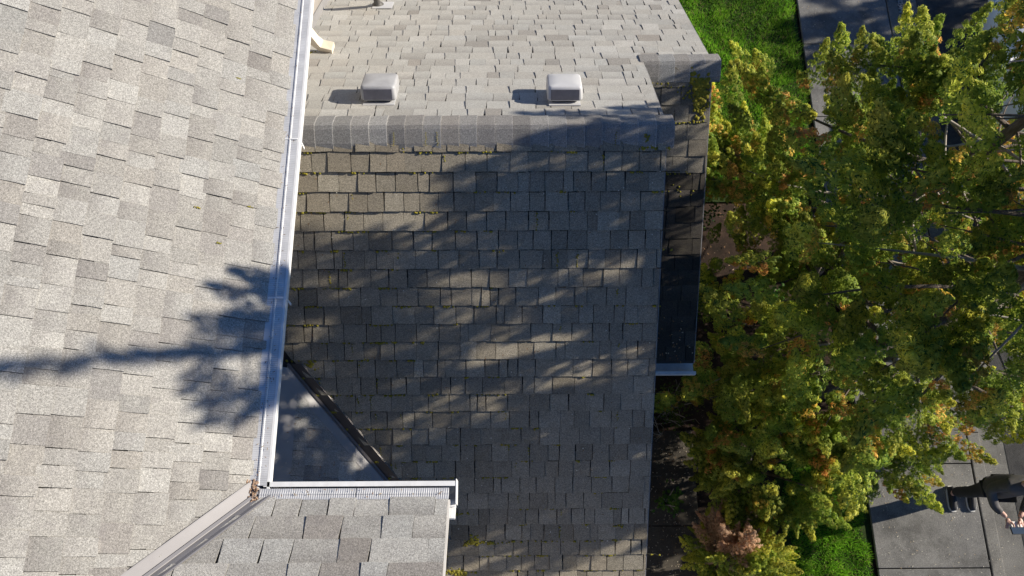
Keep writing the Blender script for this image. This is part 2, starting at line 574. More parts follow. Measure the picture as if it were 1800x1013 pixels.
# ---- shingle pieces ------------------------------------------------
def clip(poly, planes):
    for (a, b_, c_) in planes:           # keep a*u + b*s + c >= 0
        out = []
        for i in range(len(poly)):
            p, q = poly[i], poly[(i + 1) % len(poly)]
            dp = a * p[0] + b_ * p[1] + c_; dq = a * q[0] + b_ * q[1] + c_
            if dp >= 0: out.append(p)
            if (dp >= 0) != (dq >= 0):
                t = dp / (dp - dq)
                out.append((p[0] + t * (q[0] - p[0]), p[1] + t * (q[1] - p[1])))
        poly = out
        if len(poly) < 3: return None
    return poly


EDGE = [0.75, 0.75, 0.22, 0.6]     # cut edges carry bare asphalt
PIECES = []      # (slope, verts, faces, along list, tint rgba, mat index, parent, area)


def add_piece(slope, outline, s_top, s_butt, lvl, thick, tint, mi, parent, planes, curl=0.0):
    poly = clip(outline, planes + ([(0, 1, -0.015)] if slope in ("front", "north", "side") else []))
    if poly is None: return
    k = len(poly)
    span = s_butt - s_top
    def h(p):
        t = max(0.0, min(1.15, (p[1] - s_top) / span))
        return 0.003 + (lvl - 0.003) * t + curl * t * t
    top = [S(slope, p[0], p[1], h(p)) for p in poly]
    bot = [S(slope, p[0], p[1], h(p) - min(thick, h(p) - 0.0005 if h(p) > .004 else .002)) for p in poly]
    along = [max(0.0, min(1.0, (p[1] - s_top) / span)) for p in poly]
    verts = top + bot + [v.copy() for v in top]
    faces = [tuple(range(k))] + [(i + 2 * k, i + k, (i + 1) % k + k, (i + 1) % k + 2 * k) for i in range(k)]
    n = SL[slope][3]
    a = (top[1] - top[0]).cross(top[2] - top[0])
    if a.dot(n) < 0:
        faces = [tuple(reversed(f)) for f in faces]
    # size in the photograph
    pp = [proj(v) for v in top]
    area = 0.0
    cl = clip([(p[0], p[1]) for p in pp], [(1, 0, 0), (-1, 0, 1800), (0, 1, 0), (0, -1, 1013)])
    if cl and len(cl) >= 3:
        area = abs(sum(cl[i][0] * cl[(i + 1) % len(cl)][1] - cl[(i + 1) % len(cl)][0] * cl[i][1] for i in range(len(cl)))) / 2
    dk_ = tuple(c_ * EDGE[mi] for c_ in tint[:3]) + (0.0,)
    PIECES.append((slope, verts, faces, along * 3, [tint] * k + [dk_] * (2 * k), mi, parent, area))


def jit(c, v, warm=0.0):
    g = 1 + rnd.gauss(0, v); w = rnd.gauss(0, warm)
    return (max(.02, c[0] * g * (1 + w)), max(.02, c[1] * g), max(.02, c[2] * g * (1 - w)))


def lay(slope, u0, u1, s_list, wmin, wmax, planes, mi, parent, pal, band, lvl_lo, lvl_hi, gap_lo, gap_hi, wob, trap=0.0, curl=0.0, head=0.07):
    for s in s_list:
        u = u0 - rnd.uniform(0, wmax)
        hi = rnd.random() < 0.5
        while u < u1:
            w = rnd.uniform(wmin, wmax)
            r = rnd.random()
            if r < 0.12: w *= 0.55
            g = gap_hi if rnd.random() < 0.55 else gap_lo
            a, b_ = u + g / 2, u + w - g / 2
            sb = s + rnd.gauss(0, wob * 0.5)
            sl = rnd.gauss(0, wob * 0.5)
            tr = trap * rnd.uniform(0.3, 1) if hi else -trap * 0.2
            st_ = s - EXPO - head
            k1, k2 = rnd.gauss(0, wob), rnd.gauss(0, wob)
            def ex(t):   # narrower at the head for proud tabs
                return tr * (1 - t)
            out = [(a + ex(0) + k1, st_), (a + ex(.6) + rnd.gauss(0, wob * .6), s - EXPO * .45), (a, sb - sl - abs(rnd.gauss(0, wob * .5))), (a + (b_ - a) * .33, sb - sl * .4 + rnd.gauss(0, wob * .3)),
                   (a + (b_ - a) * .7, sb + sl * .4 + rnd.gauss(0, wob * .3)), (b_, sb + sl - abs(rnd.gauss(0, wob * .5))), (b_ - ex(.6) + rnd.gauss(0, wob * .6), s - EXPO * .45), (b_ - ex(0) + k2, st_)]
            q = rnd.random(); acc = 0; col = pal[-1][1]
            for p_, c_, v_ in pal:
                acc += p_
                if q < acc:
                    col = jit(c_, v_, 0.008); break
            else:
                col = jit(pal[0][1], pal[0][2], 0.02)
            bd = band * rnd.random() if rnd.random() < 0.6 else 0.0
            lv = (lvl_hi if hi else lvl_lo) * rnd.uniform(.85, 1.15)
            cu = curl * max(0, rnd.gauss(0.3, .6))
            add_piece(slope, out, st_, s, lv, 0.012, (*col, bd), mi, parent, planes, cu)
            u += w
            hi = (not hi) if rnd.random() < 0.8 else hi


PAL_UP = [(0.58, (0.322, 0.316, 0.300), .042), (0.24, (0.290, 0.283, 0.267), .05), (0.10, (0.256, 0.247, 0.236), .055), (0.08, (0.352, 0.347, 0.33), .04)]
PAL_N = [(0.68, (0.43, 0.423, 0.396), .035), (0.2, (0.392, 0.382, 0.355), .045), (0.05, (0.325, 0.308, 0.283), .05), (0.07, (0.465, 0.458, 0.432), .03)]
PAL_S = [(0.6, (0.43, 0.425, 0.403), .045), (0.22, (0.38, 0.372, 0.35), .05), (0.10, (0.295, 0.28, 0.262), .06), (0.08, (0.46, 0.455, 0.433), .04)]
PAL_F = [(0.5, (0.318, 0.284, 0.222), .08), (0.3, (0.275, 0.244, 0.19), .09), (0.2, (0.35, 0.316, 0.25), .07)]

# upper east slope (valley line in (u,s): y - YB >= x - XE along the plane, x = XE + s*cU -> u >= YB + s*cU)
VAL = 0.0
lay("upper", -2.2, 6.5, [-k * EXPO for k in range(0, 14)], 0.075, 0.155, [(1, -cU, -YB - 0.055), (-1, 0, 6.4), (0, -1, 0.012)], 0, upper_roof, PAL_UP, 0.62, 0.0065, 0.0145, 0.0012, 0.003, 0.0022, 0.0, 0.0015)
# upper south part: u = -x ; valley x - XE >= y - YB ; x=-u, y = YB + s*cU
lay("upper_south", 0.31, 3.0, [0.0145 - .143 - k * EXPO for k in range(-1, 13)], 0.12, 0.30, [(-1, -cU, -XE - 0.052), (1, 0, RX + 0.0), (0, -1, 0.016)], 1, upper_roof_south, PAL_S, 0.55, 0.009, 0.0145, 0.001, 0.004, 0.0025, 0.012)
# lower front slope: left end against the wall / corner valley
def front_planes():
    # keep right of the valley: x >= valley_x(y); y = RY - s*cT ; valley: PC*(x-AX) = AZ-front_z(y) = (RY-AY)*tan... linear in s
    # front_z = RZ - s*sT ; AZ - RZ + s*sT = PC*(x-AX)  -> x*PC - s*sT - (PC*AX + AZ - RZ) >= 0
    return [(PC, -sT, -(PC * AX + AZ - RZ) - 0.055), (1, 0, -WX), (-1, 0, XR)]
front_s = [0.174 + k * EXPO for k in range(0, 33)]
VEND = (RY - 0.22) / cT
lay("front", -0.70, XR, [q for q in front_s if q > VEND], 0.105, 0.172, [(1, 0, 0.70), (-1, 0, XR)], 2, lower_front, PAL_F, 0.25, 0.0185, 0.0235, 0.0018, 0.0062, 0.0024, 0.003, 0.003)
lay("front", WX, XR, [q for q in front_s if q <= VEND], 0.105, 0.172, front_planes(), 2, lower_front, PAL_F, 0.25, 0.0185, 0.0235, 0.0018, 0.0062, 0.0024, 0.003, 0.003)
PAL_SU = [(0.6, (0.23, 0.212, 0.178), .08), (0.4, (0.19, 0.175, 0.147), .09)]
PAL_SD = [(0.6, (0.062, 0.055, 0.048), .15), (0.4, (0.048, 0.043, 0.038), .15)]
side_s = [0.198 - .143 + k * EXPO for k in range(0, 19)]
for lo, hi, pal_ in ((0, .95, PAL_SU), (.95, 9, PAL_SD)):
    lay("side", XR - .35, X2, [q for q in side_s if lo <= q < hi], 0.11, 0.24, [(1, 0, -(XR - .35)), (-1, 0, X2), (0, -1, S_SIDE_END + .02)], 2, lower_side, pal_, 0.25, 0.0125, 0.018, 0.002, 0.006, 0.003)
north_s = [0.2745 + k * EXPO for k in range(-1, 31)]
lay("north", -XR, -WX, [s for s in north_s], 0.10, 0.215, [(1, 0, XR), (-1, 0, -WX)], 3, lower_north, PAL_N, 0.5, 0.0095, 0.0155, 0.001, 0.003, 0.0025, 0.012)
lay("north", -X2, -XR, [s for s in north_s if s > sn2 + .1], 0.10, 0.215, [(1, 0, X2), (-1, 0, -XR), (0, 1, -sn2 - .0)], 3, lower_north, PAL_N, 0.5, 0.0095, 0.0155, 0.001, 0.003, 0.0025, 0.012)
# corner slope: u = y, s down to the east
lay("corner", -0.2, AY, [0.05 + k * EXPO for k in range(-1, 10)], 0.10, 0.22,
    [(-1, -cC / 1.0 * (0.80 / math.tan(TH)) * 1.0, AY - 0.10), (1, 0, 0.2), (0, 1, -0.055)], 1, corner_roof, PAL_UP, 0.5, 0.008, 0.012, 0.001, 0.0025, 0.002)

MATS = [M_UP, M_UP, M_FRONT, M_NORTH]


def set_attrs(me, tints, along):
    at = me.attributes.new("tint", 'FLOAT_COLOR', 'POINT')
    at.data.foreach_set("color", np.asarray(tints, dtype=np.float32).ravel())
    al = me.attributes.new("along", 'FLOAT', 'POINT')
    al.data.foreach_set("value", np.asarray(along, dtype=np.float32))


order = sorted(range(len(PIECES)), key=lambda i: -PIECES[i][7])
single = set(order[:300])
rv, rf, rm, rt, ra = [], [], [], [], []
for i, (slope, verts, faces, along, tint, mi, parent, area) in enumerate(PIECES):
    if i in single:
        o = obj("shingle", verts, faces, MATS[mi], parent)
        set_attrs(o.data, tint, along)
    else:
        b0 = len(rv)
        rv += verts; rf += [tuple(x + b0 for x in f) for f in faces]
        rm += [mi] * len(faces); rt += tint; ra += along
rest = obj("roof_shingles", rv, rf, MATS, house, False, rm)
set_attrs(rest.data, rt, ra)
rest["kind"] = "stuff"

# ---- ridge caps ------------------------------------------------------
def ridge_caps(y, z, x0, x1, parent, pal, mi_mat, leg=0.165, expo=0.128):
    n = int(round((x1 - x0) / expo))
    expo = (x1 - x0) / n
    for k in range(n):
        a = x0 + k * expo - 0.004; b_ = a + expo + 0.03
        verts = []; faces = []
        prof = []
        for q in range(-5, 6):
            d = q / 5 * leg
            # rounded over the ridge
            ad = abs(d)
            rr = 0.028
            if ad < rr:
                drop = ad * ad / (2 * rr)
            else:
                drop = ad - rr / 2
            prof.append((math.copysign(ad, d) * cT, -drop * sT / 1.0 * 1.0))
        jl = rnd.gauss(0, .004); jr = rnd.gauss(0, .004)
        rows = ((a, 0.012), (b_ - .009, 0.0225), (b_ - .006, .023), (b_, 0.0235))
        for (xx, lift) in rows:
            jx = rnd.gauss(0, .0012)
            for i, (dy, dz) in enumerate(prof):
                j = (jl if i == 0 else jr if i == 10 else 0)
                verts.append((xx + jx * (i - 5) / 5, y + dy * (1 + j * 3), z + dz + lift - (0.010 if i in (0, 10) else 0)))
        m = len(prof); nr = len(rows); tot = m * nr
        verts += [(v[0], v[1], v[2] - 0.008) for v in verts]
        for r in range(nr - 1):
            for i in range(m - 1):
                q = r * m + i
                faces.append((q, q + m, q + m + 1, q + 1))
                faces.append((tot + q, tot + q + 1, tot + q + m + 1, tot + q + m))
        for i in range(m - 1):
            faces.append((i, i + 1, tot + i + 1, tot + i))
            q = (nr - 1) * m + i
            faces.append((q, tot + q, tot + q + 1, q + 1))
        for r in range(nr - 1):
            q = r * m
            faces.append((q, tot + q, tot + q + m, q + m))
            q = r * m + m - 1
            faces.append((q, q + m, tot + q + m, tot + q))
        o = obj("ridge_cap_shingle", verts, faces, mi_mat, parent)
        bm = bmesh.new(); bm.from_mesh(o.data); bmesh.ops.recalc_face_normals(bm, faces=bm.faces); bm.to_mesh(o.data); bm.free()
        col = jit(pal[0][1] if rnd.random() < .7 else pal[1][1], .10, .02)
        lit_edge = tuple(min(.8, c * 1.25) for c in col)  # sunlit butt edge painted into the tint as a paler row
        tl_ = [(*(lit_edge if r >= 2 else col), 0.0) for r in range(nr) for i in range(m)]
        set_attrs(o.data, tl_ * 2, [1.0] * len(verts))


PAL_R = [(1, (0.29, 0.287, 0.278), .05), (1, (0.255, 0.25, 0.243), .05)]
ridge_caps(RY, RZ, WX, XR + 0.03, lower_front, PAL_R, M_UP)
ridge_caps(R2Y, R2Z, XR - 0.02, X2 + 0.045, lower_side, PAL_R, M_UP)

# ---- rake trims --------------------------------------------------------
def strip(name, p, q, w, n, mat, parent, t=0.006):
    p, q = Vector(p), Vector(q)
    d = (q - p).normalized(); s = d.cross(Vector(n)).normalized() * w / 2; u = Vector(n).normalized() * t
    mb = MB()
    vs_ = [p - s, p + s, q + s, q - s]
    mb.add(vs_ + [v + u for v in vs_], [(3, 2, 1, 0), (4, 5, 6, 7), (0, 1, 5, 4), (1, 2, 6, 5), (2, 3, 7, 6), (3, 0, 4, 7)])
    return mb.build(name, mat, parent)


for (sl, u, s0, s1, par) in (("front", XR + .004, 0.05, S_FRONT_END, lower_front), ("north", -XR - .004, 0.05, sn2 - 0.1, lower_north), ("north", -X2 - .004, sn2 + .05, S_NORTH_END, lower_north), ("side", X2 + .004, 0.05, S_SIDE_END, lower_side)):
    strip("rake_trim", S(sl, u, s0, -0.02), S(sl, u, s1, -0.02), 0.008, SL[sl][3], M_FLASH, par, 0.024)
    mbk = MB(); a = S(sl, u, s0, -0.10); b_ = S(sl, u, s1, -0.10)
    strip("barge_board", S(sl, u - math.copysign(.018, u), s0, -0.17), S(sl, u - math.copysign(.018, u), s1, -0.17), 0.02, SL[sl][3], M_FASCIA, par, 0.145)
strip("rake_trim", S("upper_south", -RX - .004, -0.02, -0.02), S("upper_south", -RX - .004, -3.5, -0.02), 0.012, SL["upper_south"][3], M_FASCIA, upper_roof_south, 0.022)

# ---- upper gutters with ribbed leaf guards ------------------------------
def gutter_profile(w=0.105, d=0.115, lip=0.02):
    # (outward, z): back, bottom, ogee front, lip
    return [(-0.01, -0.005), (-0.01, -d), (w * .55, -d), (w * .7, -d * .8), (w * .98, -d * .5), (w, -d * .1), (w, 0.0), (w - lip, 0.0), (w - lip, -0.008), (w - .008, -0.01), (w - .01, -d * .45), (w * .62, -d * .78), (w * .5, -d + .006), (-0.004, -d + .006), (-0.004, -0.005)]


def gutter(p, q, outward, prof, parent, name="gutter"):
    p, q, out = Vector(p), Vector(q), Vector(outward)
    mb = MB()
    rings = [[a + out * x + Vector((0, 0, z)) for x, z in prof] for a in (p, q)]
    n = len(prof)
    fs = [(i, (i + 1) % n, n + (i + 1) % n, n + i) for i in range(n)]
    mb.add(rings[0] + rings[1], fs)
    return mb.build(name, M_GUTTER, parent)


GW = 0.07
gut_e = gutter((XE - .03, YB - 0.02, ZE + .006), (XE - .03, 9.0, ZE + .006), (1, 0, 0), gutter_profile(GW + .03 + .012, 0.115, 0.014), house)
gut_s = gutter((XE + .05, YB - .04, ZE + .006), (RX + .035, YB - .04, ZE + .006), (0, 1, 0), gutter_profile(GW + .04 + .012, 0.115, 0.026), house)
# end cap of the southern gutter and the white corner return down the rake
mb = MB(); mb.box((RX + .04, YB + .028, ZE - .052), (0.006, 0.13, 0.12)); mb.box((RX + .022, YB - 0.065, ZE - .01), (0.034, 0.12, 0.014), Matrix.Rotation(-TU, 3, 'X'))
mb.build("end_cap", M_GUTTER, gut_s, bevel=0.003)


def guard(p, q, w_dir, w, drop, parent, pitch=0.0115):
    """ribbed guard panel between the shingle edge and the gutter lip"""
    p, q, wd = Vector(p), Vector(q), Vector(w_dir)
    L = (q - p).length; d = (q - p) / L
    n = int(L / pitch)
    cs = [(0.0, 0.006), (0.42, 0.0035), (0.46, 0.008), (0.54, 0.008), (0.58, 0.002), (1.0, 0.0)]
    vs_ = []; fs = []
    for i in range(2 * n + 1):
        rib = 0.0009 if (i // 1) % 2 else -0.0009
        base = p + d * (L * i / (2 * n))
        for (t, h) in cs:
            vs_.append(base + wd * (w * t) + Vector((0, 0, h - drop * t + rib * (1 if 0 < t < 1 else .4))))
    m = len(cs)
    for i in range(2 * n):
        for k in range(m - 1):
            fs.append((i * m + k, (i + 1) * m + k, (i + 1) * m + k + 1, i * m + k + 1))
    mb = MB(); mb.add(vs_, fs)
    return mb.build("gutter_guard", M_GUARD, parent)


y = YB + 0.06
for y2 in (1.46, 2.475, 3.62, 4.8, 6.0, 7.2, 8.4):
    guard((XE - .02, y + .002, ZE + .016), (XE - .02, y2 - .002, ZE + .016), (1, 0, 0), GW + .018, .008, gut_e)
    y = y2
x = XE + .03
for x2 in (-0.80, RX + 0.005):
    guard((x + .002, YB - .012, ZE + .014), (x2 - .002, YB - .012, ZE + .014), (0, 1, 0), GW - .012, .006, gut_s)
    x = x2
# seam straps on the east gutter lip
for yy in (2.475, 1.46):
    mb = MB(); mb.box((XE + .02, yy, ZE + .018), (GW + .03, 0.008, 0.006)); mb.box((XE + GW + .013, yy, ZE - .05), (0.004, .014, .11))
    mb.build("seam_strap", M_GUTTER, gut_e)

# fascia under the gutters
mb = MB(); mb.box((XE - .055, (YB + 9) / 2, ZE - .11), (0.02, 9 - YB, 0.2)); mb.build("fascia", M_FASCIA, house)
mb = MB(); mb.box(((XE - .06 + RX) / 2, YB - .062, ZE - .11), (RX - XE + .04, 0.02, 0.2)); mb.build("fascia", M_FASCIA, house)

# ---- upper valley metal -------------------------------------------------
def vpt(t, off, h=0.0):
    """point along the upper valley: t metres of run, off sideways (+ on the east slope, - on the south slope)"""
    x = XE - t; y = YB - t; z = ZE + t * math.tan(TU)
    if off >= 0:   # onto the east slope: move in +y along its course
        return Vector((x, y + off, z)) + SL["upper"][3] * h
    return Vector((x - off, y, z)) + SL["upper_south"][3] * h


mb = MB()
rows = []
for t in (-0.03, 0.02, 3.1):
    rows.append([vpt(t, 0.105, 0.016), vpt(t, 0.095, 0.017), vpt(t, 0.016, 0.009), vpt(t, 0.004, 0.026), vpt(t, -0.004, 0.026), vpt(t, -0.018, 0.009), vpt(t, -0.06, 0.012), vpt(t, -0.09, 0.020), vpt(t, -0.10, 0.018)])
m = 9
mb.add([v for r in rows for v in r], [(i * m + k, i * m + k + 1, (i + 1) * m + k + 1, (i + 1) * m + k) for i in range(2) for k in range(m - 1)])
mb.build("valley_flashing", M_VALLEY, house)

# ---- corner valley metal and wall flashing -------------------------------
def cpt(y, off, h):
    x = valley_x(y); z = front_z(y)
    if off >= 0:
        return Vector((x + off, y, z)) + SL["front"][3] * h
    return Vector((x, y + off, z)) + SL["corner"][3] * h


mb = MB(); rows = []
for y in (AY + 0.01, AY - 0.12, 0.9, 0.5, 0.24):
    rows.append([cpt(y, 0.125, 0.016), cpt(y, 0.115, 0.026), cpt(y, 0.014, 0.010), cpt(y, 0.004, 0.030), cpt(y, -0.004, 0.030), cpt(y, -0.016, 0.008), cpt(y, -0.135, 0.010), cpt(y, -0.14, 0.007)])
m = 8
mb.add([v for r in rows for v in r], [(i * m + k, i * m + k + 1, (i + 1) * m + k + 1, (i + 1) * m + k) for i in range(4) for k in range(m - 1)],)
mi = [(0 if k < 5 else 1) for i in range(4) for k in range(m - 1)]
mb.mi = mi
mb.build("valley_flashing", [M_VALLEY2, M_FLASH], house)
mb = MB()
for (y0, y1, dz) in ((AY - .03, 1.10, 0), (1.11, 0.72, .003), (0.725, 0.30, .006), (.305, 0.0, .009)):
    z0 = corner_z(WX)
    mb2 = MB()
    mb2.add([(WX + .012, y0, z0 + .16 + dz), (WX + .012, y1, z0 + .16 + dz), (WX + .014, y1, z0 + .012 + dz), (WX + .014, y0, z0 + .012 + dz),
             (WX + .155, y1, corner_z(WX + .155) + .014 + dz), (WX + .155, y0, corner_z(WX + .155) + .014 + dz)], [(0, 1, 2, 3), (3, 2, 4, 5)])
    mb2.build("step_flashing", M_FLASH, house)
# flashing of the lower front and north slopes against the wall
for sl, u, s1, s2 in (("front", WX, 0.0, (RY - AY) / cT), ("north", -WX, 0.0, S_NORTH_END)):
    sg = 1 if sl == "front" else -1
    a, b_ = S(sl, u + sg * .004, s1, .0), S(sl, u + sg * .004, s2, .0)
    mb = MB(); up = Vector((0, 0, .12)); ox = Vector((.006, 0, 0))
    mb.add([a, b_, b_ + up, a + up, a + ox, b_ + ox, b_ + up + ox, a + up + ox], [(0, 1, 2, 3), (4, 7, 6, 5), (3, 2, 6, 7), (0, 4, 5, 1)])
    mb.build("wall_flashing", M_FLASH, house)

# ---- side roof gutter ----------------------------------------------------
ge = S("side", 0, S_SIDE_END)
gut_side = gutter((XR - .25, ge.y + .02, ge.z - .01), (X2 + .02, ge.y + .02, ge.z - .01), (0, -1, 0), gutter_profile(0.12, 0.11, 0.03), house)

# ---- roof vents -----------------------------------------------------------
def rvent(xc, yc, mat, label, sz=1.0):
    zc = front_z(2 * RY - yc)
    M = Matrix.Translation((xc, yc, zc)) @ Matrix.Rotation(-TH, 4, 'X')
    root = empty("roof_vent", (xc, yc, zc), house)
    root.matrix_parent_inverse = Matrix.Translation(-Vector(world_loc(house)))
    root["label"] = label
    mb = MB(); mb.box((0, 0, 0.014), (0.25 * sz, 0.325 * sz, 0.006))
    mb.v = [tuple(M @ Vector(v)) for v in mb.v]
    mb.build("flange", M_VENT_B, root)
    # throat
    mb = MB(); mb.box((0, 0, 0.055), (0.19 * sz, 0.20 * sz, 0.08)); mb.v = [tuple(M @ Vector(v)) for v in mb.v]
    mb.build("throat", M_PIPE, root)
    # hood: soft-edged box, wider below, with a shallow cross crease
    def ring(w, d, z, r, n=5):
        pts = []
        for cx, cy, a0 in ((1, 1, 0), (-1, 1, 90), (-1, -1, 180), (1, -1, 270)):
            for k in range(n):
                a = math.radians(a0 + 90 * k / (n - 1))
                pts.append(Vector((cx * (w / 2 - r) + r * math.cos(a), cy * (d / 2 - r) + r * math.sin(a), z)))
        return pts
    rings = [ring(.21, .22, .03, .02), ring(.25, .262, .036, .02), ring(.275, .285, .05, .022), ring(.277, .287, .054, .022), ring(.272, .282, .128, .026), ring(.268, .278, .138, .028), ring(.256, .266, .147, .03), ring(.242, .252, .150, .03), ring(.12, .13, .156, .03), ring(.03, .03, .157, .01)]
    mb = MB(); mb.loft([[p * 1.0 for p in r] for r in rings])
    mb.v = [tuple(M @ (Vector((v[0] * sz, v[1] * sz, v[2])))) for v in mb.v]
    mb.build("hood", mat, root, smooth=True)
    mb = MB(); mb.box((0, -.143 * sz, .088), (.222 * sz, .008, .082)); mb.v = [tuple(M @ Vector(v)) for v in mb.v]
    scr = mb.build("screen", M_SCRN, root, bevel=.002)
    return root


rvent(-0.945, 3.36, M_VENT_A, "weathered grey square roof vent nearer the white gutter", 0.94)
rvent(0.43, 3.345, M_VENT_B, "paler square roof vent farther from the white gutter", 0.94)

# ---- vent pipe --------------------------------------------------------------
py_, px_ = 5.18, -1.245
pzc = front_z(2 * RY - py_)
vp = empty("vent_pipe", (px_, py_, pzc), house)
vp.matrix_parent_inverse = Matrix.Translation(-Vector(world_loc(house)))
mb = MB(); mb.tube([(px_, py_, pzc - .05), (px_, py_, pzc + .33)], 0.03, 14, caps=False); mb.tube([(px_, py_, pzc - .05), (px_, py_, pzc + .328)], 0.025, 14); mb.build("pipe", M_PIPE, vp, smooth=True)
mb = MB(); mb.tube([(px_, py_, pzc + .0), (px_, py_, pzc + .035), (px_, py_, pzc + .06)], [.065, .045, .031], 14); mb.build("boot", M_PIPE, vp, smooth=True)
mb = MB(); Mp = Matrix.Translation((px_ + .05, py_ - .005, pzc)) @ Matrix.Rotation(-TH, 4, 'X'); mb.box((0, 0, .018), (.19, .2, .006)); mb.v = [tuple(Mp @ Vector(v)) for v in mb.v]; mb.build("flange", M_VENT_B, vp)

# ---- downspout coming out below the upper eave --------------------------------
mb = MB()
def rect_sweep(mb, pts, w, h):
    rings = []
    pts = [Vector(p) for p in pts]
    for i, p in enumerate(pts):
        d = (pts[min(i + 1, len(pts) - 1)] - pts[max(i - 1, 0)]).normalized()
        a = Vector((0, 1, 0)); a = (a - d * a.dot(d)).normalized(); b2 = d.cross(a)
        rings.append([p + a * w / 2 + b2 * h / 2, p - a * w / 2 + b2 * h / 2, p - a * w / 2 - b2 * h / 2, p + a * w / 2 - b2 * h / 2])
    mb.loft(rings)
dz_ = front_z(2 * RY - 4.18)
rect_sweep(mb, [(WX + .05, 4.24, 6.2), (WX + .05, 4.24, dz_ + .42), (WX + .07, 4.235, dz_ + .34), (WX + .155, 4.20, dz_ + .12), (WX + .20, 4.185, dz_ + .075), (WX + .30, 4.165, dz_ + .065)], 0.085, 0.06)
mb.build("downspout", M_DOWN, house, bevel=0.004)

# ---- moss, needles and debris ---------------------------------------------------
ico = None
bm = bmesh.new(); bmesh.ops.create_icosphere(bm, subdivisions=1, radius=1)
ICO_V = np.array([v.co[:] for v in bm.verts]); ICO_F = np.array([[v.index for v in f.verts] for f in bm.faces]); bm.free()
mv, mf = [], []


def blob(p, r, n, flat=0.6):
    n = Vector(n); a = n.orthogonal().normalized(); b2 = n.cross(a)
    ang = rnd.uniform(0, 6.28); a, b2 = a * math.cos(ang) + b2 * math.sin(ang), b2 * math.cos(ang) - a * math.sin(ang)
    base = len(mv)
    for v in ICO_V:
        k = rnd.uniform(.75, 1.25)
        q = Vector(p) + (a * v[0] + b2 * v[1] + n * v[2] * flat) * (r * k)
        mv.append(tuple(q))
    mf.extend([tuple(int(i) + base for i in f) for f in ICO_F])


nF = SL["front"][3]
def front_moss(u, s, r, spread=(0.01, 0.006)):
    blob(S("front", u + rnd.gauss(0, spread[0]), s + rnd.gauss(0, spread[1]), 0.015), r * rnd.uniform(.6, 1.4), nF)


for s in front_s[0:30]:
    u = WX
    while u < XR:
        u += rnd.expovariate(1 / 0.10)
        left = max(0.0, (XR - u) / (XR - WX))
        low = s / 4.0
        pr = 0.55 * left ** 1.2 * (0.9 if low < .7 else .5) + (0.75 if low > 0.86 else 0) + 0.10
        if rnd.random() < pr:
            k = rnd.randint(2, 6)
            for _ in range(k):
                front_moss(u + rnd.uniform(-.04, .04), s + .008, 0.0088, (0.014, .003))
        if rnd.random() < 0.07 * left + .015:        # a seam filled with moss
            for q in range(9):
                front_moss(u, s - .13 * q / 9, 0.0060, (.003, .004))
# thin near-black strips along the lower edge of each course
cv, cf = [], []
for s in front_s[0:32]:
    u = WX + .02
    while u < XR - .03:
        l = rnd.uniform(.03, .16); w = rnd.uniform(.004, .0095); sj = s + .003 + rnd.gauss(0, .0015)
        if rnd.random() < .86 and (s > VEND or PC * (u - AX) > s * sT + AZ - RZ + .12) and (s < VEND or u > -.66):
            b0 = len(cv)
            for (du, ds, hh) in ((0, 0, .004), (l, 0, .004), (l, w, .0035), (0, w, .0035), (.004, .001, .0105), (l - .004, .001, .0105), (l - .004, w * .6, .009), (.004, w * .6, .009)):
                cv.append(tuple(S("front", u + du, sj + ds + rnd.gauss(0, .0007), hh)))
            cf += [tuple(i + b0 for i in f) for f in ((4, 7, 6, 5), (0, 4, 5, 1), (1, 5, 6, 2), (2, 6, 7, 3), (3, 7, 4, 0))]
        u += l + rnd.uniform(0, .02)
cd_ = obj("crease_strips", cv, cf, simple("crease_strip_dark", (.028, .027, .018), .95, 0, .4, 30), house)
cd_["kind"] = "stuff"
# heavier cushions
for (u, s, n, r, su, ss) in [(0.98, 0.155, 26, .009, .09, .006), (0.42, 0.175, 16, .007, .05, .005), (-0.30, 3.34, 34, .011, .03, .03), (-0.42, 3.62, 55, .013, .07, .016), (-0.12, 3.35, 30, .009, .10, .008), (-1.50, 1.78, 22, .010, .02, .03), (-1.45, 1.87, 14, .008, .01, .04),
                           (0.90, 3.2, 10, .008, .02, .006), (-0.38, 3.08, 20, .008, .05, .006), (0.1, 3.77, 30, .008, .25, .005), (0.5, 3.34, 24, .007, .2, .005), (-0.3, 3.77, 40, .01, .1, .006)]:
    for _ in range(n): front_moss(u, s, r, (su, ss))
nS = SL["side"][3]
for (u, s, n, r, su, ss) in [(1.60, 0.16, 110, .019, .035, .05), (1.62, 0.33, 70, .016, .028, .06), (1.55, 0.25, 25, .010, .05, .03), (1.5, 0.49, 22, .009, .1, .01), (1.60, 0.21, 25, .012, .02, .02), (1.2, 0.17, 14, .009, .05, .005), (1.35, 0.19, 12, .007, .1, .005), (1.4, 0.915, 16, .008, .1, .01), (1.3, 1.06, 14, .008, .12, .02)]:
    for _ in range(n): blob(S("side", u + rnd.gauss(0, su), s + rnd.gauss(0, ss), .013), r * rnd.uniform(.6, 1.3), nS)
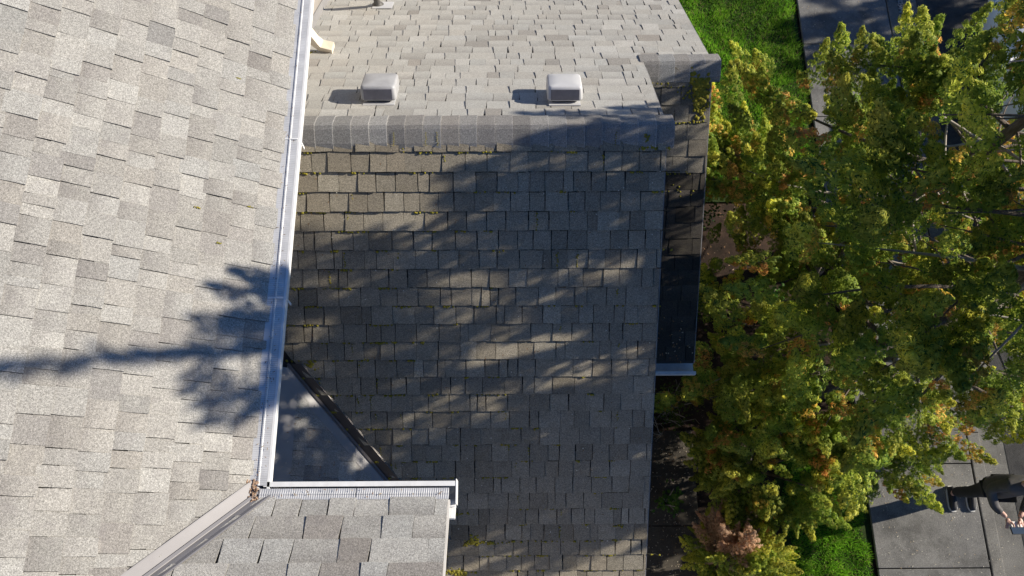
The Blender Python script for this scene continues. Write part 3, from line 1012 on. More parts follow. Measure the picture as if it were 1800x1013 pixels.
# moss between the ridge caps and specks on the upper eave courses
for k in range(7):
    xx = rnd.uniform(WX + .1, XR)
    for q in range(7): blob((xx + rnd.gauss(0, .003), RY - .05 - .1 * q / 7 * cT, RZ + .004 - (.05 + .1 * q / 7) * sT + .022), .0045, nF)
for q in range(24): blob((0.99 + rnd.gauss(0, .014), RY - .085 * cT + rnd.gauss(0, .02), RZ - .085 * sT + .03), .007, nF)
for (yy, ss) in ((2.78, -.29), (1.98, -.145), (1.72, -.29), (1.40, -.145), (3.0, -.43), (1.9, -.43)):
    for q in range(12): blob(S("upper", yy + rnd.gauss(0, .002), ss - .02 - .035 * rnd.random(), .011), .0035, SL["upper"][3])
for q in range(26): blob(Vector((WX + .10 + rnd.gauss(0, .03), 4.12 + rnd.gauss(0, .02), front_z(2 * RY - 4.12) + .015)), .008, SL["north"][3])
mo = obj("moss", mv, mf, M_MOSS, house, smooth=True)
mo["kind"] = "stuff"

# tree litter: pale specks and brown needles on the roof and ground
M_LITTER = leaf_mat("tree_litter", 0.1, 0.8)
lv_, lt_ = [], []
def flake(p, n, l, w, col):
    n = Vector(n); a = n.orthogonal().normalized(); b2 = n.cross(a); ang = rnd.uniform(0, 6.28)
    a, b2 = a * math.cos(ang) + b2 * math.sin(ang), b2 * math.cos(ang) - a * math.sin(ang)
    p = Vector(p)
    t = n * rnd.uniform(0, .4) * l
    for c_ in (-a * l, b2 * w, a * l + t, -b2 * w): lv_.append(tuple(p + c_))
    lt_.append(col)
for _ in range(90):
    flake(S("front", rnd.uniform(WX + .1, XR), rnd.uniform(.2, 4.2), .022), nF, .006, .004, (.7, .68, .62))
for _ in range(130):
    flake(S("front", rnd.uniform(WX + .1, XR), rnd.uniform(.2, 4.2), .021), nF, .012, .0025, (.20, .10, .04))
for _ in range(60):
    flake(S("side", rnd.uniform(XR, X2), S_SIDE_END - abs(rnd.gauss(0, .25)), .02), nS, .010, .005, rnd.choice([(.5, .42, .34), (.25, .12, .06), (.34, .22, .12)]))
for _ in range(70):
    flake((XE + rnd.uniform(0, GW - .01), YB + .1 + abs(rnd.gauss(0, 1.6)), ZE + .024), (0, 0, 1), rnd.uniform(.004, .011), .0022, rnd.choice([(.25, .13, .06), (.36, .27, .16), (.16, .1, .05)]))
for _ in range(22):
    flake((rnd.uniform(XE + .1, RX), YB + rnd.uniform(0, .04), ZE + .024), (0, 0, 1), rnd.uniform(.004, .010), .0022, rnd.choice([(.25, .13, .06), (.36, .27, .16)]))
for _ in range(46):
    flake(S("corner", rnd.uniform(.3, 1.2), rnd.uniform(0, .45), .02), SL["corner"][3], rnd.uniform(.005, .012), .003, rnd.choice([(.25, .13, .06), (.42, .33, .2), (.6, .57, .5)]))
for _ in range(420):
    flake((rnd.uniform(1.6, 2.4), rnd.uniform(-.6, 1.7), .09), (0, 0, 1), rnd.uniform(.006, .014), .004, rnd.choice([(.42, .35, .28), (.25, .15, .08), (.5, .45, .38)]))
for _ in range(900):
    flake((rnd.uniform(1.7, 4.5), rnd.uniform(-.3, 6), .0), (0, 0, 1), rnd.uniform(.008, .025), rnd.uniform(.003, .008), rnd.choice([(.30, .17, .10), (.25, .15, .08), (.42, .30, .22), (.16, .09, .05)]))
for _ in range(800):
    flake((rnd.uniform(4.62, 6.4), rnd.uniform(-.6, 9), .06), (0, 0, 1), rnd.uniform(.004, .016), .004, rnd.choice([(.5, .45, .36), (.6, .57, .5), (.4, .3, .2)]))
tag(quads_obj("leaf_litter", np.array(lv_), M_LITTER, None, np.array(lt_)), "scattered needles and pale flakes fallen on roof and ground", "litter", kind="stuff")
# clump of wet seed and needles in the gutter corner
dv, df = [], []
mv_s, mf_s = mv, mf
mv, mf = [], []
for q in range(110):
    blob((XE - .005 + rnd.uniform(-.032, .035), YB + rnd.uniform(-.06, .09), ZE + .018 + rnd.uniform(0, .012)), rnd.uniform(.004, .009), (0, 0, 1), .7)
M_DEB, nt, b = new_mat("gutter_debris")
c = mix(nt, ramp(nt, noise(nt, 90, 2, .6, coords(nt)), [(.35, 0.), (.65, 1.)]), (0.16, 0.09, 0.05), (0.50, 0.36, 0.26))
nt.links.new(c, b.inputs["Base Color"]); b.inputs["Roughness"].default_value = 1.0
tag(obj("gutter_debris", mv, mf, M_DEB, None), "brown clump of seeds and needles in the gutter corner", "debris", kind="stuff")

# ================================================================== TREES
def make_plume(rg, n_tuft=34, n_leaf=34, L=0.50):
    """an upright flame-shaped plume of scale foliage built of small tufts; axis along +x. returns quads (n,4,3), height factor (n), side angle (n)"""
    Q, T, A = [], [], []
    ph = rg.uniform(0, 6.28); bendy, bendz = rg.normal(0, .05, 2)
    for i in range(n_tuft):
        t = ((i + .5) / n_tuft) ** .85
        r = 0.112 * (math.sin(math.pi * min(1, (t * .95 + .04)) ** .55)) ** .9 * (1 + .25 * math.sin(2.4 * i + ph)) * rg.uniform(.75, 1.15)
        a = i * 2.39996 + ph
        out = np.array([0, math.cos(a), math.sin(a)])
        c_ = np.array([t * L, bendy * t * t, bendz * t * t]) + out * r * .8
        fw = np.array([.8, 0, 0]) + out * .6
        rt = 0.042 * (1 - .55 * t) * rg.uniform(.8, 1.2)
        for k in range(n_leaf):
            d = rg.normal(size=3) + out * .55 + np.array([.45, 0, 0]); d /= np.linalg.norm(d)
            p = c_ + d * rt * rg.uniform(.72, 1.1)
            nrm = d * .75 + out * .65 + rg.normal(size=3) * .20; nrm /= np.linalg.norm(nrm)
            ax = fw + d * .5 + rg.normal(size=3) * .45
            ax -= nrm * ax.dot(nrm); ax /= np.linalg.norm(ax) + 1e-9
            sd = np.cross(nrm, ax)
            l = rg.uniform(.016, .030); ww = rg.uniform(.0050, .0080)
            Q.append([p - ax * l * .6 + sd * ww, p - ax * l * .6 - sd * ww, p + ax * l])
            T.append(t); A.append(a)
    return np.array(Q), np.array(T), np.array(A)


rgp = np.random.default_rng(11)
PLUMES = [make_plume(rgp) for _ in range(9)]
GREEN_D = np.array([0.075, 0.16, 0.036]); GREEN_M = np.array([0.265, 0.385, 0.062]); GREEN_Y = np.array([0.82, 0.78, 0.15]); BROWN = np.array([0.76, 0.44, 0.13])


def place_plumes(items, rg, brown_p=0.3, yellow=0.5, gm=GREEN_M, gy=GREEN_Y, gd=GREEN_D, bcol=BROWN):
    """items: (position, direction, up, scale)"""
    V, C = [], []
    for pos, dr, up, sc, bflag in items:
        Q, T, A = PLUMES[rg.integers(len(PLUMES))]
        x = dr / np.linalg.norm(dr)
        y = np.cross(up, x); y /= np.linalg.norm(y) + 1e-9
        z = np.cross(x, y)
        fat = rg.uniform(.8, 1.2)
        M = np.stack([x * rg.uniform(.85, 1.15), y * fat, z * fat], axis=0) * sc
        V.append(Q.reshape(-1, 3) @ M + pos)
        n = len(T)
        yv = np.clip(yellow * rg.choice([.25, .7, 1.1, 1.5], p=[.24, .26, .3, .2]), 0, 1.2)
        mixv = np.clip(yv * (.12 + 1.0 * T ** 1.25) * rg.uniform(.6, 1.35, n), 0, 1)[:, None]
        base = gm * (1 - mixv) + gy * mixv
        dk = (rg.random(n) < .16)[:, None]
        base = np.where(dk, gd * 1.15, base)
        if bflag or rg.random() < brown_p:
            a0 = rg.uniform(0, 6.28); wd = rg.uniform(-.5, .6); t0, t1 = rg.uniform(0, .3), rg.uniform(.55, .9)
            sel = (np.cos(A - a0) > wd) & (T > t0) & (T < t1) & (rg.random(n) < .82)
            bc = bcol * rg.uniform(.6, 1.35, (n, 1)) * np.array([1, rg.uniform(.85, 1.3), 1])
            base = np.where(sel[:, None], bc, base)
        C.append(base * rg.uniform(.75, 1.2))
    return np.concatenate(V), np.concatenate(C)


def conifer(label, base, lean, height, radius, h0, n_limbs, seed, prof_pow=0.9, sparse=None, brown_p=.3, yellow=.5, trunk_r=.16, group=None, squash=(1, 1), fill=1.0, sprays=None, dead=0, tall_r=None, low_pow=1.0, limb_top=99.0, min_y=-99.0, tiers=None, t_in=.36):
    rg = np.random.default_rng(seed)
    root = empty("conifer_tree", base)
    tag(root, label, "tree", group)
    B = np.array(base, float)
    def axis(h):
        k = h / height
        return B + np.array([lean[0] * k + .05 * math.sin(h * 1.3 + seed), lean[1] * k + .05 * math.cos(h * 1.1 + seed) - .05 * math.cos(seed), h])
    pts = [axis(h) for h in np.linspace(-.05, height, 22)]
    rad = [max(.006, trunk_r * (1 - (i / 21) ** .8 * .97) * (1.25 if i == 0 else 1)) for i in range(22)]
    mb = MB(); mb.tube(pts, rad, 12)
    trunk = mb.build("trunk", M_BARK, root, smooth=True)
    items = []
    for i in range(n_limbs):
        f = ((i + rg.uniform(.1, .9)) / n_limbs)
        h = h0 + (min(height * .985, limb_top) - h0) * f ** low_pow
        if tiers and h < tiers[1]:
            h = max(h0, h0 + round((h - h0) / tiers[0]) * tiers[0] + rg.normal(0, .06))
        k = (h - h0) / (height - h0)
        az = i * 2.399963 + rg.normal(0, .25)
        R = tall_r(h) if tall_r else radius * (1 - k) ** prof_pow + .10
        R *= rg.uniform(.72, 1.12)
        dens = 1.0
        if sparse: 
            fac, dens = sparse(az, h)
            R *= fac
        dirv = np.array([math.cos(az) * squash[0], math.sin(az) * squash[1], 0.0])
        start = axis(h)
        rise, sag = rg.uniform(-.05, .22), rg.uniform(-.05, .28)
        def lp(t): return start + dirv * (R * t) + np.array([0, 0, R * (rise * t - sag * t * t)])
        bend = rg.normal(0, .06, 3) * R
        lpts = [lp(t) + bend * math.sin(t * 3.14) for t in np.linspace(0, 1, 7)]
        r0 = min(trunk_r * .25, .007 + .011 * R)
        mb = MB(); mb.tube(lpts, [max(.004, r0 * (1 - j / 6 * .85)) for j in range(7)], 6)
        mb.build("limb", M_TWIG if rg.random() < .2 else M_BARK, trunk, smooth=True)
        psc = min(1.0, .42 + R * .5)
        npos = max(2, int(R / .26 * (1.02 - t_in) / .66))
        for j in range(npos):
            t = t_in + (1.02 - t_in) * (j + rg.uniform(.1, .9)) / npos
            if t > 1.0: t = 1.0
            if rg.random() > dens * (0.55 + .6 * t) * fill: continue
            q = lp(t) + bend * math.sin(t * 3.14)
            k_ = rg.integers(2, 4) if t < .88 else rg.integers(3, 5)
            for e_ in range(k_):
                off = rg.normal(0, 1, 3) * np.array([.17, .17, .07]) * (.6 + .4 * R) * psc
                d = np.array([0, 0, rg.uniform(.45, 1.0)]) + dirv * rg.uniform(.1, .75) + rg.normal(0, .22, 3)
                items.append((q + off - np.array([0, 0, .06]), d, rg.normal(0, 1, 3), psc * rg.uniform(.65, 1.3), False))
    items = [it for it in items if it[0][1] > min_y + (.45 if it[0][0] > 4.6 else 0)]
    # leader
    for h in np.linspace(min(height * .93, limb_top - .1), height, 6 if limb_top > 50 else 11):
        for _ in range(2):
            a = rg.uniform(0, 6.28)
            items.append((axis(h), np.array([math.cos(a) * .5, math.sin(a) * .5, .9]), rg.normal(0, 1, 3), rg.uniform(.3, .48), False))
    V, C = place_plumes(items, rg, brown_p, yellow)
    quads_obj("crown", V, M_LEAF, root, C, nv=3)
    # dead, bare side branches
    for i in range(dead):
        h = rg.uniform(.25, .62) * height; az = rg.uniform(0, 6.28)
        s0 = axis(h); L = rg.uniform(.5, 1.1)
        d = np.array([math.cos(az), math.sin(az), rg.uniform(-.1, .3)])
        p1 = s0 + d * L * .5 + rg.normal(0, .05, 3); p2 = s0 + d * L + rg.normal(0, .09, 3)
        mb = MB(); mb.tube([s0, p1, p2], [.016, .011, .005], 6); mb.build("dead_limb", M_TWIG, trunk, smooth=True)
    return root, len(items)


def open_side(gap_az, gap_w, gap_lo, gap_hi, street_top, north_short=False, thin_mid=False, street_w=1.35, street_fd=(.60, .30), street_low=False):
    """crowns are thinned towards the street to let the sun through and have one gap that shows the trunk"""
    def f(az, h):
        d = (az - gap_az + math.pi) % (2 * math.pi) - math.pi
        if abs(d) < gap_w and gap_lo < h < gap_hi:
            return (.50, .26)
        e = (az - 0.2 + math.pi) % (2 * math.pi) - math.pi  # sunward limbs cut back so low sun reaches the visible foliage
        if abs(e) < street_w and h < 2.5 and street_low:
            return (.92, .72)
        if abs(e) < street_w and h < street_top:
            return street_fd
        nth = (az - 1.75 + math.pi) % (2 * math.pi) - math.pi
        if abs(nth) < .65 and h > 1.8 and north_short: return (.68, .8)
        sth = (az + math.pi / 2 + math.pi) % (2 * math.pi) - math.pi
        if abs(sth) < .6 and h < 3.5: return (.82, .8)
        w = (az - math.pi + math.pi) % (2 * math.pi) - math.pi
        return (1.08 if abs(w) < 1.0 else 1.0, .86 if thin_mid and 4.6 < h < 8.6 else .62 if thin_mid and h >= 8.6 else 1.0)
    return f


ROW2 = "added shade conifers across the road"
ROW = "conifers in the strip beside the sidewalk"
t1, n1 = conifer("shorter conifer with brown-tipped sprays and bare trunk showing between its limbs", (4.32, 4.02, 0), (0.42, -0.40), 6.75, 2.5, 0.8, 88, 5,
                 prof_pow=.66, low_pow=1.15, squash=(1.08, .86), sparse=open_side(math.atan2(-4.0, -4.3), .85, .8, 5.6, 6.3, True), brown_p=.46, yellow=.55, trunk_r=.165, group=ROW, dead=9)


def r_tall(h):
    pts = [(0.7, 2.25), (2.2, 2.3), (4.0, 1.95), (6.0, 1.5), (7.6, 1.2), (8.4, .74), (9.2, .40), (9.6, .22), (10.4, .15), (10.9, .06)]
    for (a, ra), (b_, rb) in zip(pts, pts[1:]):
        if a <= h <= b_: return ra + (rb - ra) * (h - a) / (b_ - a)
    return 2.0 if h < .9 else .08


t2, n2 = conifer("tallest yellow-green conifer whose shadow falls across the shingle roof", (4.35, 2.30, 0), (0.05, 0.05), 10.9, 2.2, 0.7, 132, 42,
                 brown_p=.26, yellow=.75, trunk_r=.17, group=ROW, fill=1.0, tall_r=r_tall, limb_top=9.5, min_y=.72, t_in=.50, sparse=open_side(2.0, .9, 2.3, 5.6, 5.0, False, True, 1.6, (.5, .14), True), dead=2, low_pow=1.05, squash=(1.14, .76))
conifer("unseen conifer added across the road to shade the sidewalk", (12.6, 9.4, 0), (0, 0), 4.0, 1.9, .8, 36, 77, prof_pow=.7, group=ROW2)  # out of view, added only to cast shade on the upper sidewalk


# bright low conifer by the path and its dead brown top
def bush(name, label, cat, c, r, h, n, seed, brown_p, yellow, dead_side=None, kindmat=M_LEAF):
    rg = np.random.default_rng(seed)
    root = empty(name, (c[0], c[1], 0)); tag(root, label, cat)
    mb = MB()
    for k in range(5):
        a = k * 1.26
        mb.tube([(c[0], c[1], -.03), (c[0] + .3 * r * math.cos(a), c[1] + .3 * r * math.sin(a), h * .45), (c[0] + .6 * r * math.cos(a), c[1] + .6 * r * math.sin(a), h * .85)], [.03, .018, .006], 6)
    mb.build("stem", M_BARK, root, smooth=True)
    items, ditems = [], []
    for i in range(n):
        v = rg.normal(size=3); v[2] = abs(v[2]) * 1.0 - .15; v /= np.linalg.norm(v)
        k = rg.uniform(.62, 1.0)
        p = np.array([c[0] + v[0] * r * k, c[1] + v[1] * r * k, h * .38 + v[2] * h * .6 * k])
        if p[2] < .05: p[2] = rg.uniform(.05, .3)
        d = v * .8 + np.array([0, 0, .5]) + rg.normal(0, .35, 3)
        up = v + rg.normal(0, .3, 3)
        it = (p, d, up, rg.uniform(.5, .8) * (1.15 if r > .6 else 1.0), False)
        if dead_side is not None and np.dot(v, dead_side) > .72: ditems.append(it)
        else: items.append(it)
    V, C = place_plumes(items, rg, brown_p, yellow)
    quads_obj("foliage", V, kindmat, root, C, nv=3)
    if ditems:
        b1 = np.array([.58, .41, .30])
        V, C = place_plumes(ditems, rg, 0, .5, b1, b1 * 1.25, b1 * .55)
        o = quads_obj("dead_spray", V, kindmat, root, C, nv=3); o["label"] = "dead pinkish brown sprays"
    return root


bush("arborvitae_bush", "bright yellow-green bush with dead brown top beside the dark path", "bush", (2.62, 0.02, 0), .42, 1.75, 150, 31, .02, 1.15, np.array([-.25, .75, .55]))
bush("arborvitae_bush", "large yellow-green bush with rusty sprays between the dead-topped bush and the conifers", "bush", (3.10, 1.22, 0), .74, 2.15, 176, 32, .28, .8)


def laurel(label, c, r, h, n, seed, leaf=.05, col=((.035, .075, .018), (.09, .14, .03)), mat=M_GLOSS, name="laurel_bush"):
    rg = np.random.default_rng(seed)
    root = empty(name, (c[0], c[1], 0)); tag(root, label, "bush")
    V, C = [], []
    for s_ in range(9):
        a = rg.uniform(0, 6.28); rr = r * rg.uniform(.2, .9); hh = h * rg.uniform(.6, 1.0)
        p0 = np.array([c[0] + rg.normal(0, .04), c[1] + rg.normal(0, .04), -.02]); p2 = np.array([c[0] + rr * math.cos(a), c[1] + rr * math.sin(a), hh])
        p1 = (p0 + p2) / 2 + np.array([0, 0, .12 * h])
        mb = MB(); mb.tube([p0, p1, p2], [.013, .009, .004], 5); mb.build("stem", M_TWIG, root, smooth=True)
        for k in range(n // 9):
            t = rg.uniform(.3, 1.05)
            q = (1 - t) ** 2 * p0 + 2 * t * (1 - t) * p1 + t * t * p2 + rg.normal(0, .07 * r / .4, 3)
            a2 = rg.uniform(0, 6.28)
            ax = np.array([math.cos(a2), math.sin(a2), rg.uniform(-.3, .5)]); ax /= np.linalg.norm(ax)
            up = np.array([0, 0, 1]) + rg.normal(0, .45, 3)
            sd = np.cross(up, ax); sd /= np.linalg.norm(sd)
            l = leaf * rg.uniform(.6, 1.2); w = l * .36
            V += [q, q + ax * l * .5 + sd * w, q + ax * l, q + ax * l * .5 - sd * w]
            m = rg.uniform(0, 1)
            C.append(np.array(col[0]) * (1 - m) + np.array(col[1]) * m)
    quads_obj("foliage", np.array(V), mat, root, np.array(C))
    return root


laurel("glossy leaved bush against the side roof by the lawn", (2.45, 4.55, 0), .50, 1.5, 900, 41)
laurel("glossy leaved bush by the end of the dark side roof", (2.35, 3.35, 0), .45, 1.5, 800, 42)
laurel("thin twiggy shrub below the short white gutter", (2.05, 1.95, 0), .36, .95, 420, 43, .04, ((.05, .09, .02), (.14, .19, .04)), M_LEAF, "twiggy_shrub")
laurel("small leafy seedling growing at the edge of the dark path", (2.02, 0.80, 0.08), .22, .38, 160, 44, .06, ((.05, .12, .02), (.12, .24, .03)), M_LEAF, "leafy_plant")
laurel("leafy plant between the dark path and the round bush", (2.50, 1.25, 0), .30, .8, 360, 45, .05, ((.05, .11, .02), (.14, .24, .04)), M_LEAF, "leafy_plant")
laurel("low green plant under the conifers beside the trunk", (3.55, 3.25, 0), .35, .5, 300, 46, .07, ((.06, .16, .02), (.10, .26, .03)), M_LEAF, "leafy_plant")

# bare twigs curling out beside the small roof gutter
tw = empty("bare_twigs", (1.98, 2.05, 0)); tag(tw, "dry curling bare twigs beside the short white gutter", "twigs")
rg = np.random.default_rng(5)
for k in range(14):
    a = rg.uniform(0, 6.28); p = np.array([1.98 + rg.normal(0, .06), 1.85 + rg.normal(0, .1), .0]); pts = [p]
    for q in range(5):
        a += rg.normal(0, .7); p = p + np.array([math.cos(a) * .08, math.sin(a) * .08, .20 - .03 * q]); pts.append(p)
    mb = MB(); mb.tube(pts, [.006, .005, .005, .004, .003, .002], 5); mb.build("twig", M_TWIG, tw, smooth=True)

# ================================================================== GRASS
def grass(name, label, x0, x1, y0, y1, dens, seed, hmin, hmax):
    rg = np.random.default_rng(seed)
    n = int((x1 - x0) * (y1 - y0) * dens)
    P = np.stack([rg.uniform(x0, x1, n), rg.uniform(y0, y1, n), np.full(n, .012)], 1)
    clump = np.sin(P[:, 0] * 9 + np.sin(P[:, 1] * 5) * 2) * np.sin(P[:, 1] * 7.3 + np.sin(P[:, 0] * 4) * 2)
    a = rg.uniform(0, 6.28, n); ln = rg.uniform(.2, .9, n)
    h = rg.uniform(hmin, hmax, n) * (1 + .45 * clump)
    tip = P + np.stack([np.cos(a) * ln * h, np.sin(a) * ln * h, h], 1)
    w = rg.uniform(.0022, .0048, n)[:, None]
    s = np.stack([-np.sin(a), np.cos(a), np.zeros(n)], 1) * w
    V = np.stack([P - s, P + s, tip], 1).reshape(-1, 3)
    m = rg.random((n, 1))
    keep = (P[:, 0] < x1 - .05 + .05 * np.sin(P[:, 1] * 11) * np.sin(P[:, 1] * 4.3) + rg.normal(0, .02, n)) & (P[:, 0] > x0 + .06 + .06 * np.sin(P[:, 1] * 7))
    V = V.reshape(-1, 3, 3)[keep].reshape(-1, 3); m = m[keep]
    C = np.array([.085, .25, .014]) * (1 - m) + np.array([.26, .50, .035]) * m
    C = C * (1 + .32 * clump[keep][:, None] * np.array([1.2, .8, 1.0])) * (1 + .22 * np.sin(P[keep][:, 1:2] * 2.1 + P[keep][:, 0:1] * 3.3))
    dry = rg.random(len(C)) < .09
    C[dry] = np.array([.34, .30, .13]) * rg.uniform(.6, 1.1, (dry.sum(), 1))
    return tag(quads_obj(name, V, M_GRASS, None, C, nv=3), label, "grass", kind="stuff")


grass("lawn_grass", "bright green lawn beside the sidewalk near the standing person", 3.45, 4.56, -1.2, 1.45, 9000, 3, .03, .075)
grass("lawn_grass", "bright green lawn by the far corner of the house", 1.7, 4.57, 5.1, 10.5, 6500, 4, .03, .075)

# ================================================================== CAR
M_CARW = simple("car_paint_white", (0.80, 0.81, 0.82), 0.22, 0, 0.02, 2)
M_GLASS, nt, b = new_mat("car_glass")
b.inputs["Base Color"].default_value = (0.02, 0.025, 0.03, 1); b.inputs["Roughness"].default_value = 0.03; b.inputs["Specular IOR Level"].default_value = 0.9
M_TYRE = simple("tyre_rubber", (0.02, 0.02, 0.02), 0.85)
M_RIM = simple("rim_alloy", (0.45, 0.45, 0.46), 0.3, 0.9)
M_TRIM = simple("car_trim_black", (0.018, 0.018, 0.02), 0.5)
M_LAMP = simple("lamp_lens", (0.7, 0.7, 0.72), 0.1)
M_TAIL = simple("tail_lens", (0.35, 0.02, 0.02), 0.15)


def car(x, y):
    root = empty("parked_car", (x, y, 0)); tag(root, "white car parked at the kerb behind the conifers", "car")
    W = 0.91
    # body loft along y (front at +y)
    secs = [(-2.20, .42, .30, .82), (-2.12, .80, .25, .94), (-1.6, .90, .22, 1.02), (-.8, .91, .22, 1.02), (0.2, .91, .22, 1.01), (0.95, .90, .22, 1.0), (1.6, .88, .24, .93), (2.05, .78, .28, .82), (2.20, .5, .34, .68)]
    rings = []
    for (yy, hw, zb, zt) in secs:
        r = []
        for (fx, fz) in ((-.92, 0), (-1, .18), (-1.0, .62), (-.96, .86), (-.84, 1.0), (-.4, 1.03), (.4, 1.03), (.84, 1.0), (.96, .86), (1.0, .62), (1, .18), (.92, 0)):
            r.append(Vector((x + fx * hw, y + yy, zb + (zt - zb) * fz)))
        rings.append(r)
    mb = MB(); mb.loft(rings)
    body = mb.build("body", M_CARW, root, smooth=True)
    # cabin
    cs = [(-2.02, .70, .98, 1.02), (-1.72, .72, .98, 1.50), (-1.2, .72, .98, 1.60), (-.3, .72, .98, 1.62), (0.25, .71, .98, 1.57), (1.05, .74, .96, 1.0)]
    rings = []
    for (yy, hw, zb, zt) in cs:
        rings.append([Vector((x + fx * hw * wf, y + yy, zb + (zt - zb) * fz)) for (fx, fz, wf) in ((-1.12, 0, 1), (-1.03, .5, 1), (-.90, .90, 1), (-.74, 1.0, 1), (.74, 1.0, 1), (.90, .90, 1), (1.03, .5, 1), (1.12, 0, 1))])
    mb = MB(); mb.loft(rings); mb.build("roof", M_CARW, root, smooth=True)
    # glass laid 4 mm proud of the cabin
    def quad(name, pts, mat, par=root, t=.004):
        mb = MB(); p = [Vector(q) for q in pts]; n = (p[1] - p[0]).cross(p[2] - p[0]).normalized()
        mb.add(p + [q + n * t for q in p], [(3, 2, 1, 0), (4, 5, 6, 7), (0, 1, 5, 4), (1, 2, 6, 5), (2, 3, 7, 6), (3, 0, 4, 7)])
        return mb.build(name, mat, par)
    quad("windshield", [(x - .66, y + 1.0, 1.035), (x + .66, y + 1.0, 1.035), (x + .52, y + .32, 1.545), (x - .52, y + .32, 1.545)], M_GLASS, t=.012)
    quad("rear_window", [(x + .60, y - 2.0, 1.08), (x - .60, y - 2.0, 1.08), (x - .52, y - 1.74, 1.46), (x + .52, y - 1.74, 1.46)], M_GLASS, t=.012)
    for sg in (-1, 1):
        for (ya, yb, yc, yd) in ((.78, .05, .05, .22), (-.03, -.85, -.85, -.03), (-.93, -1.72, -1.52, -.93)):
            pts = [(x + sg * .795, y + ya, 1.03), (x + sg * .795, y + yb, 1.03), (x + sg * .665, y + yc, 1.50), (x + sg * .665, y + yd, 1.50)]
            if sg > 0: pts = pts[::-1]
            quad("side_window", pts, M_GLASS, t=.008)
        mb = MB(); mb.box((x + sg * .95, y + .72, 1.06), (.16, .12, .11)); mb.build("mirror", M_CARW, root, bevel=.02)
        for yy in (1.38, -1.38):
            mb = MB(); mb.tube([(x + sg * .70, y + yy, .33), (x + sg * .915, y + yy, .33)], .33, 24); w = mb.build("wheel", M_TYRE, root, bevel=.02)
            mb = MB(); mb.tube([(x + sg * .90, y + yy, .33), (x + sg * .922, y + yy, .33)], .2, 16); mb.build("rim", M_RIM, w)
        mb = MB(); mb.box((x + sg * .66, y + 2.08, .68), (.28, .18, .12)); mb.build("headlight", M_LAMP, root, bevel=.03)
        mb = MB(); mb.box((x + sg * .66, y - 2.12, .80), (.2, .12, .16)); mb.build("tail_light", M_TAIL, root, bevel=.03)
        for yy in (.0, -.9):
            mb = MB(); mb.box((x + sg * .915, y + yy - .05, .90), (.02, .16, .025)); mb.build("door_handle", M_CARW, root, bevel=.005)
    mb = MB(); mb.box((x, y + 2.17, .42), (1.2, .08, .14)); mb.build("bumper", M_TRIM, root, bevel=.02)
    return root


car(8.0, 5.9)

# ================================================================== PERSON
M_JACKET = simple("jacket_charcoal", (0.075, 0.072, 0.074), 0.7, 0, 0.25, 9, 30, .3)
M_PANTS = simple("trousers_dark", (0.02, 0.02, 0.022), 0.85, 0, 0.2, 10)
M_SKIN = simple("skin", (0.55, 0.33, 0.26), 0.5, 0, 0.06, 12)
M_SHOE = simple("shoe_black", (0.018, 0.018, 0.02), 0.6)
M_SOLE = simple("sole_white", (0.6, 0.6, 0.58), 0.6)
M_HAIR = simple("hair_dark", (0.04, 0.03, 0.022), 0.7)


def skin_mesh(name, chains, mat, parent, root_i=0, sub=2):
    """chains: list of [(point, rx, ry)], points shared by exact equality"""
    vs_, es, rs = [], [], []
    idx = {}
    for ch in chains:
        prev = None
        for (p, r) in ch:
            k = tuple(round(a, 4) for a in p)
            if k not in idx:
                idx[k] = len(vs_); vs_.append(p); rs.append(r)
            if prev is not None and prev != idx[k]: es.append((prev, idx[k]))
            prev = idx[k]
    me = bpy.data.meshes.new(name + "_skeleton"); me.from_pydata(vs_, es, [])
    o = bpy.data.objects.new(name + "_skeleton", me); COL.objects.link(o)
    mod = o.modifiers.new("skin", 'SKIN'); mod.branch_smoothing = 0.4; mod.use_smooth_shade = True
    for i, r in enumerate(rs):
        sv = me.skin_vertices[0].data[i]
        sv.radius = r if isinstance(r, tuple) else (r, r)
        sv.use_root = (i == root_i)
    s2 = o.modifiers.new("sub", 'SUBSURF'); s2.levels = sub; s2.render_levels = sub
    dg = bpy.context.evaluated_depsgraph_get()
    dg.update()
    nm = bpy.data.meshes.new_from_object(o.evaluated_get(dg))
    nm.name = name
    nm.materials.clear(); nm.materials.append(mat)
    bpy.data.objects.remove(o, do_unlink=True)
    q = bpy.data.objects.new(name, nm); COL.objects.link(q)
    if parent:
        q.parent = parent; q.matrix_parent_inverse = Matrix.Translation(-Vector(world_loc(parent)))
    return q


PX, PY, PZ = 5.77, 0.86, 0.055
def P(x, y, z): return (PX + x, PY + y, PZ + z)     # facing -y
person = empty("person", (PX, PY, PZ))
tag(person, "person in charcoal jacket and dark trousers holding a controller on the sidewalk", "person")
hip = P(0, .02, .93)
body_ch = [
    [(hip, (.15, .11)), (P(0, .01, 1.10), (.14, .10)), (P(0, 0, 1.28), (.165, .11)), (P(0, .0, 1.42), (.13, .09)), (P(0, -.015, 1.50), (.055, .055)), (P(0, -.05, 1.58), (.075, .085)), (P(0, -.065, 1.66), (.080, .095)), (P(0, -.05, 1.74), (.05, .06))],
    [(P(0, .0, 1.42), (.13, .09)), (P(.17, .0, 1.40), .065), (P(.24, -.02, 1.14), .046), (P(.17, -.22, 1.04), .036), (P(.075, -.34, 1.06), .026)],
    [(P(0, .0, 1.42), (.13, .09)), (P(-.17, .0, 1.40), .065), (P(-.24, -.02, 1.14), .046), (P(-.17, -.22, 1.04), .036), (P(-.075, -.34, 1.06), .026)],
    [(hip, (.15, .11)), (P(.095, .01, .84), .085), (P(.11, -.01, .48), .06), (P(.115, .03, .10), .042), (P(.12, -.02, .05), .04)],
    [(hip, (.15, .11)), (P(-.095, .01, .84), .085), (P(-.11, -.01, .48), .06), (P(-.115, .03, .10), .042), (P(-.12, -.02, .05), .04)],
]
skin_mesh("body", body_ch, M_SKIN, person)
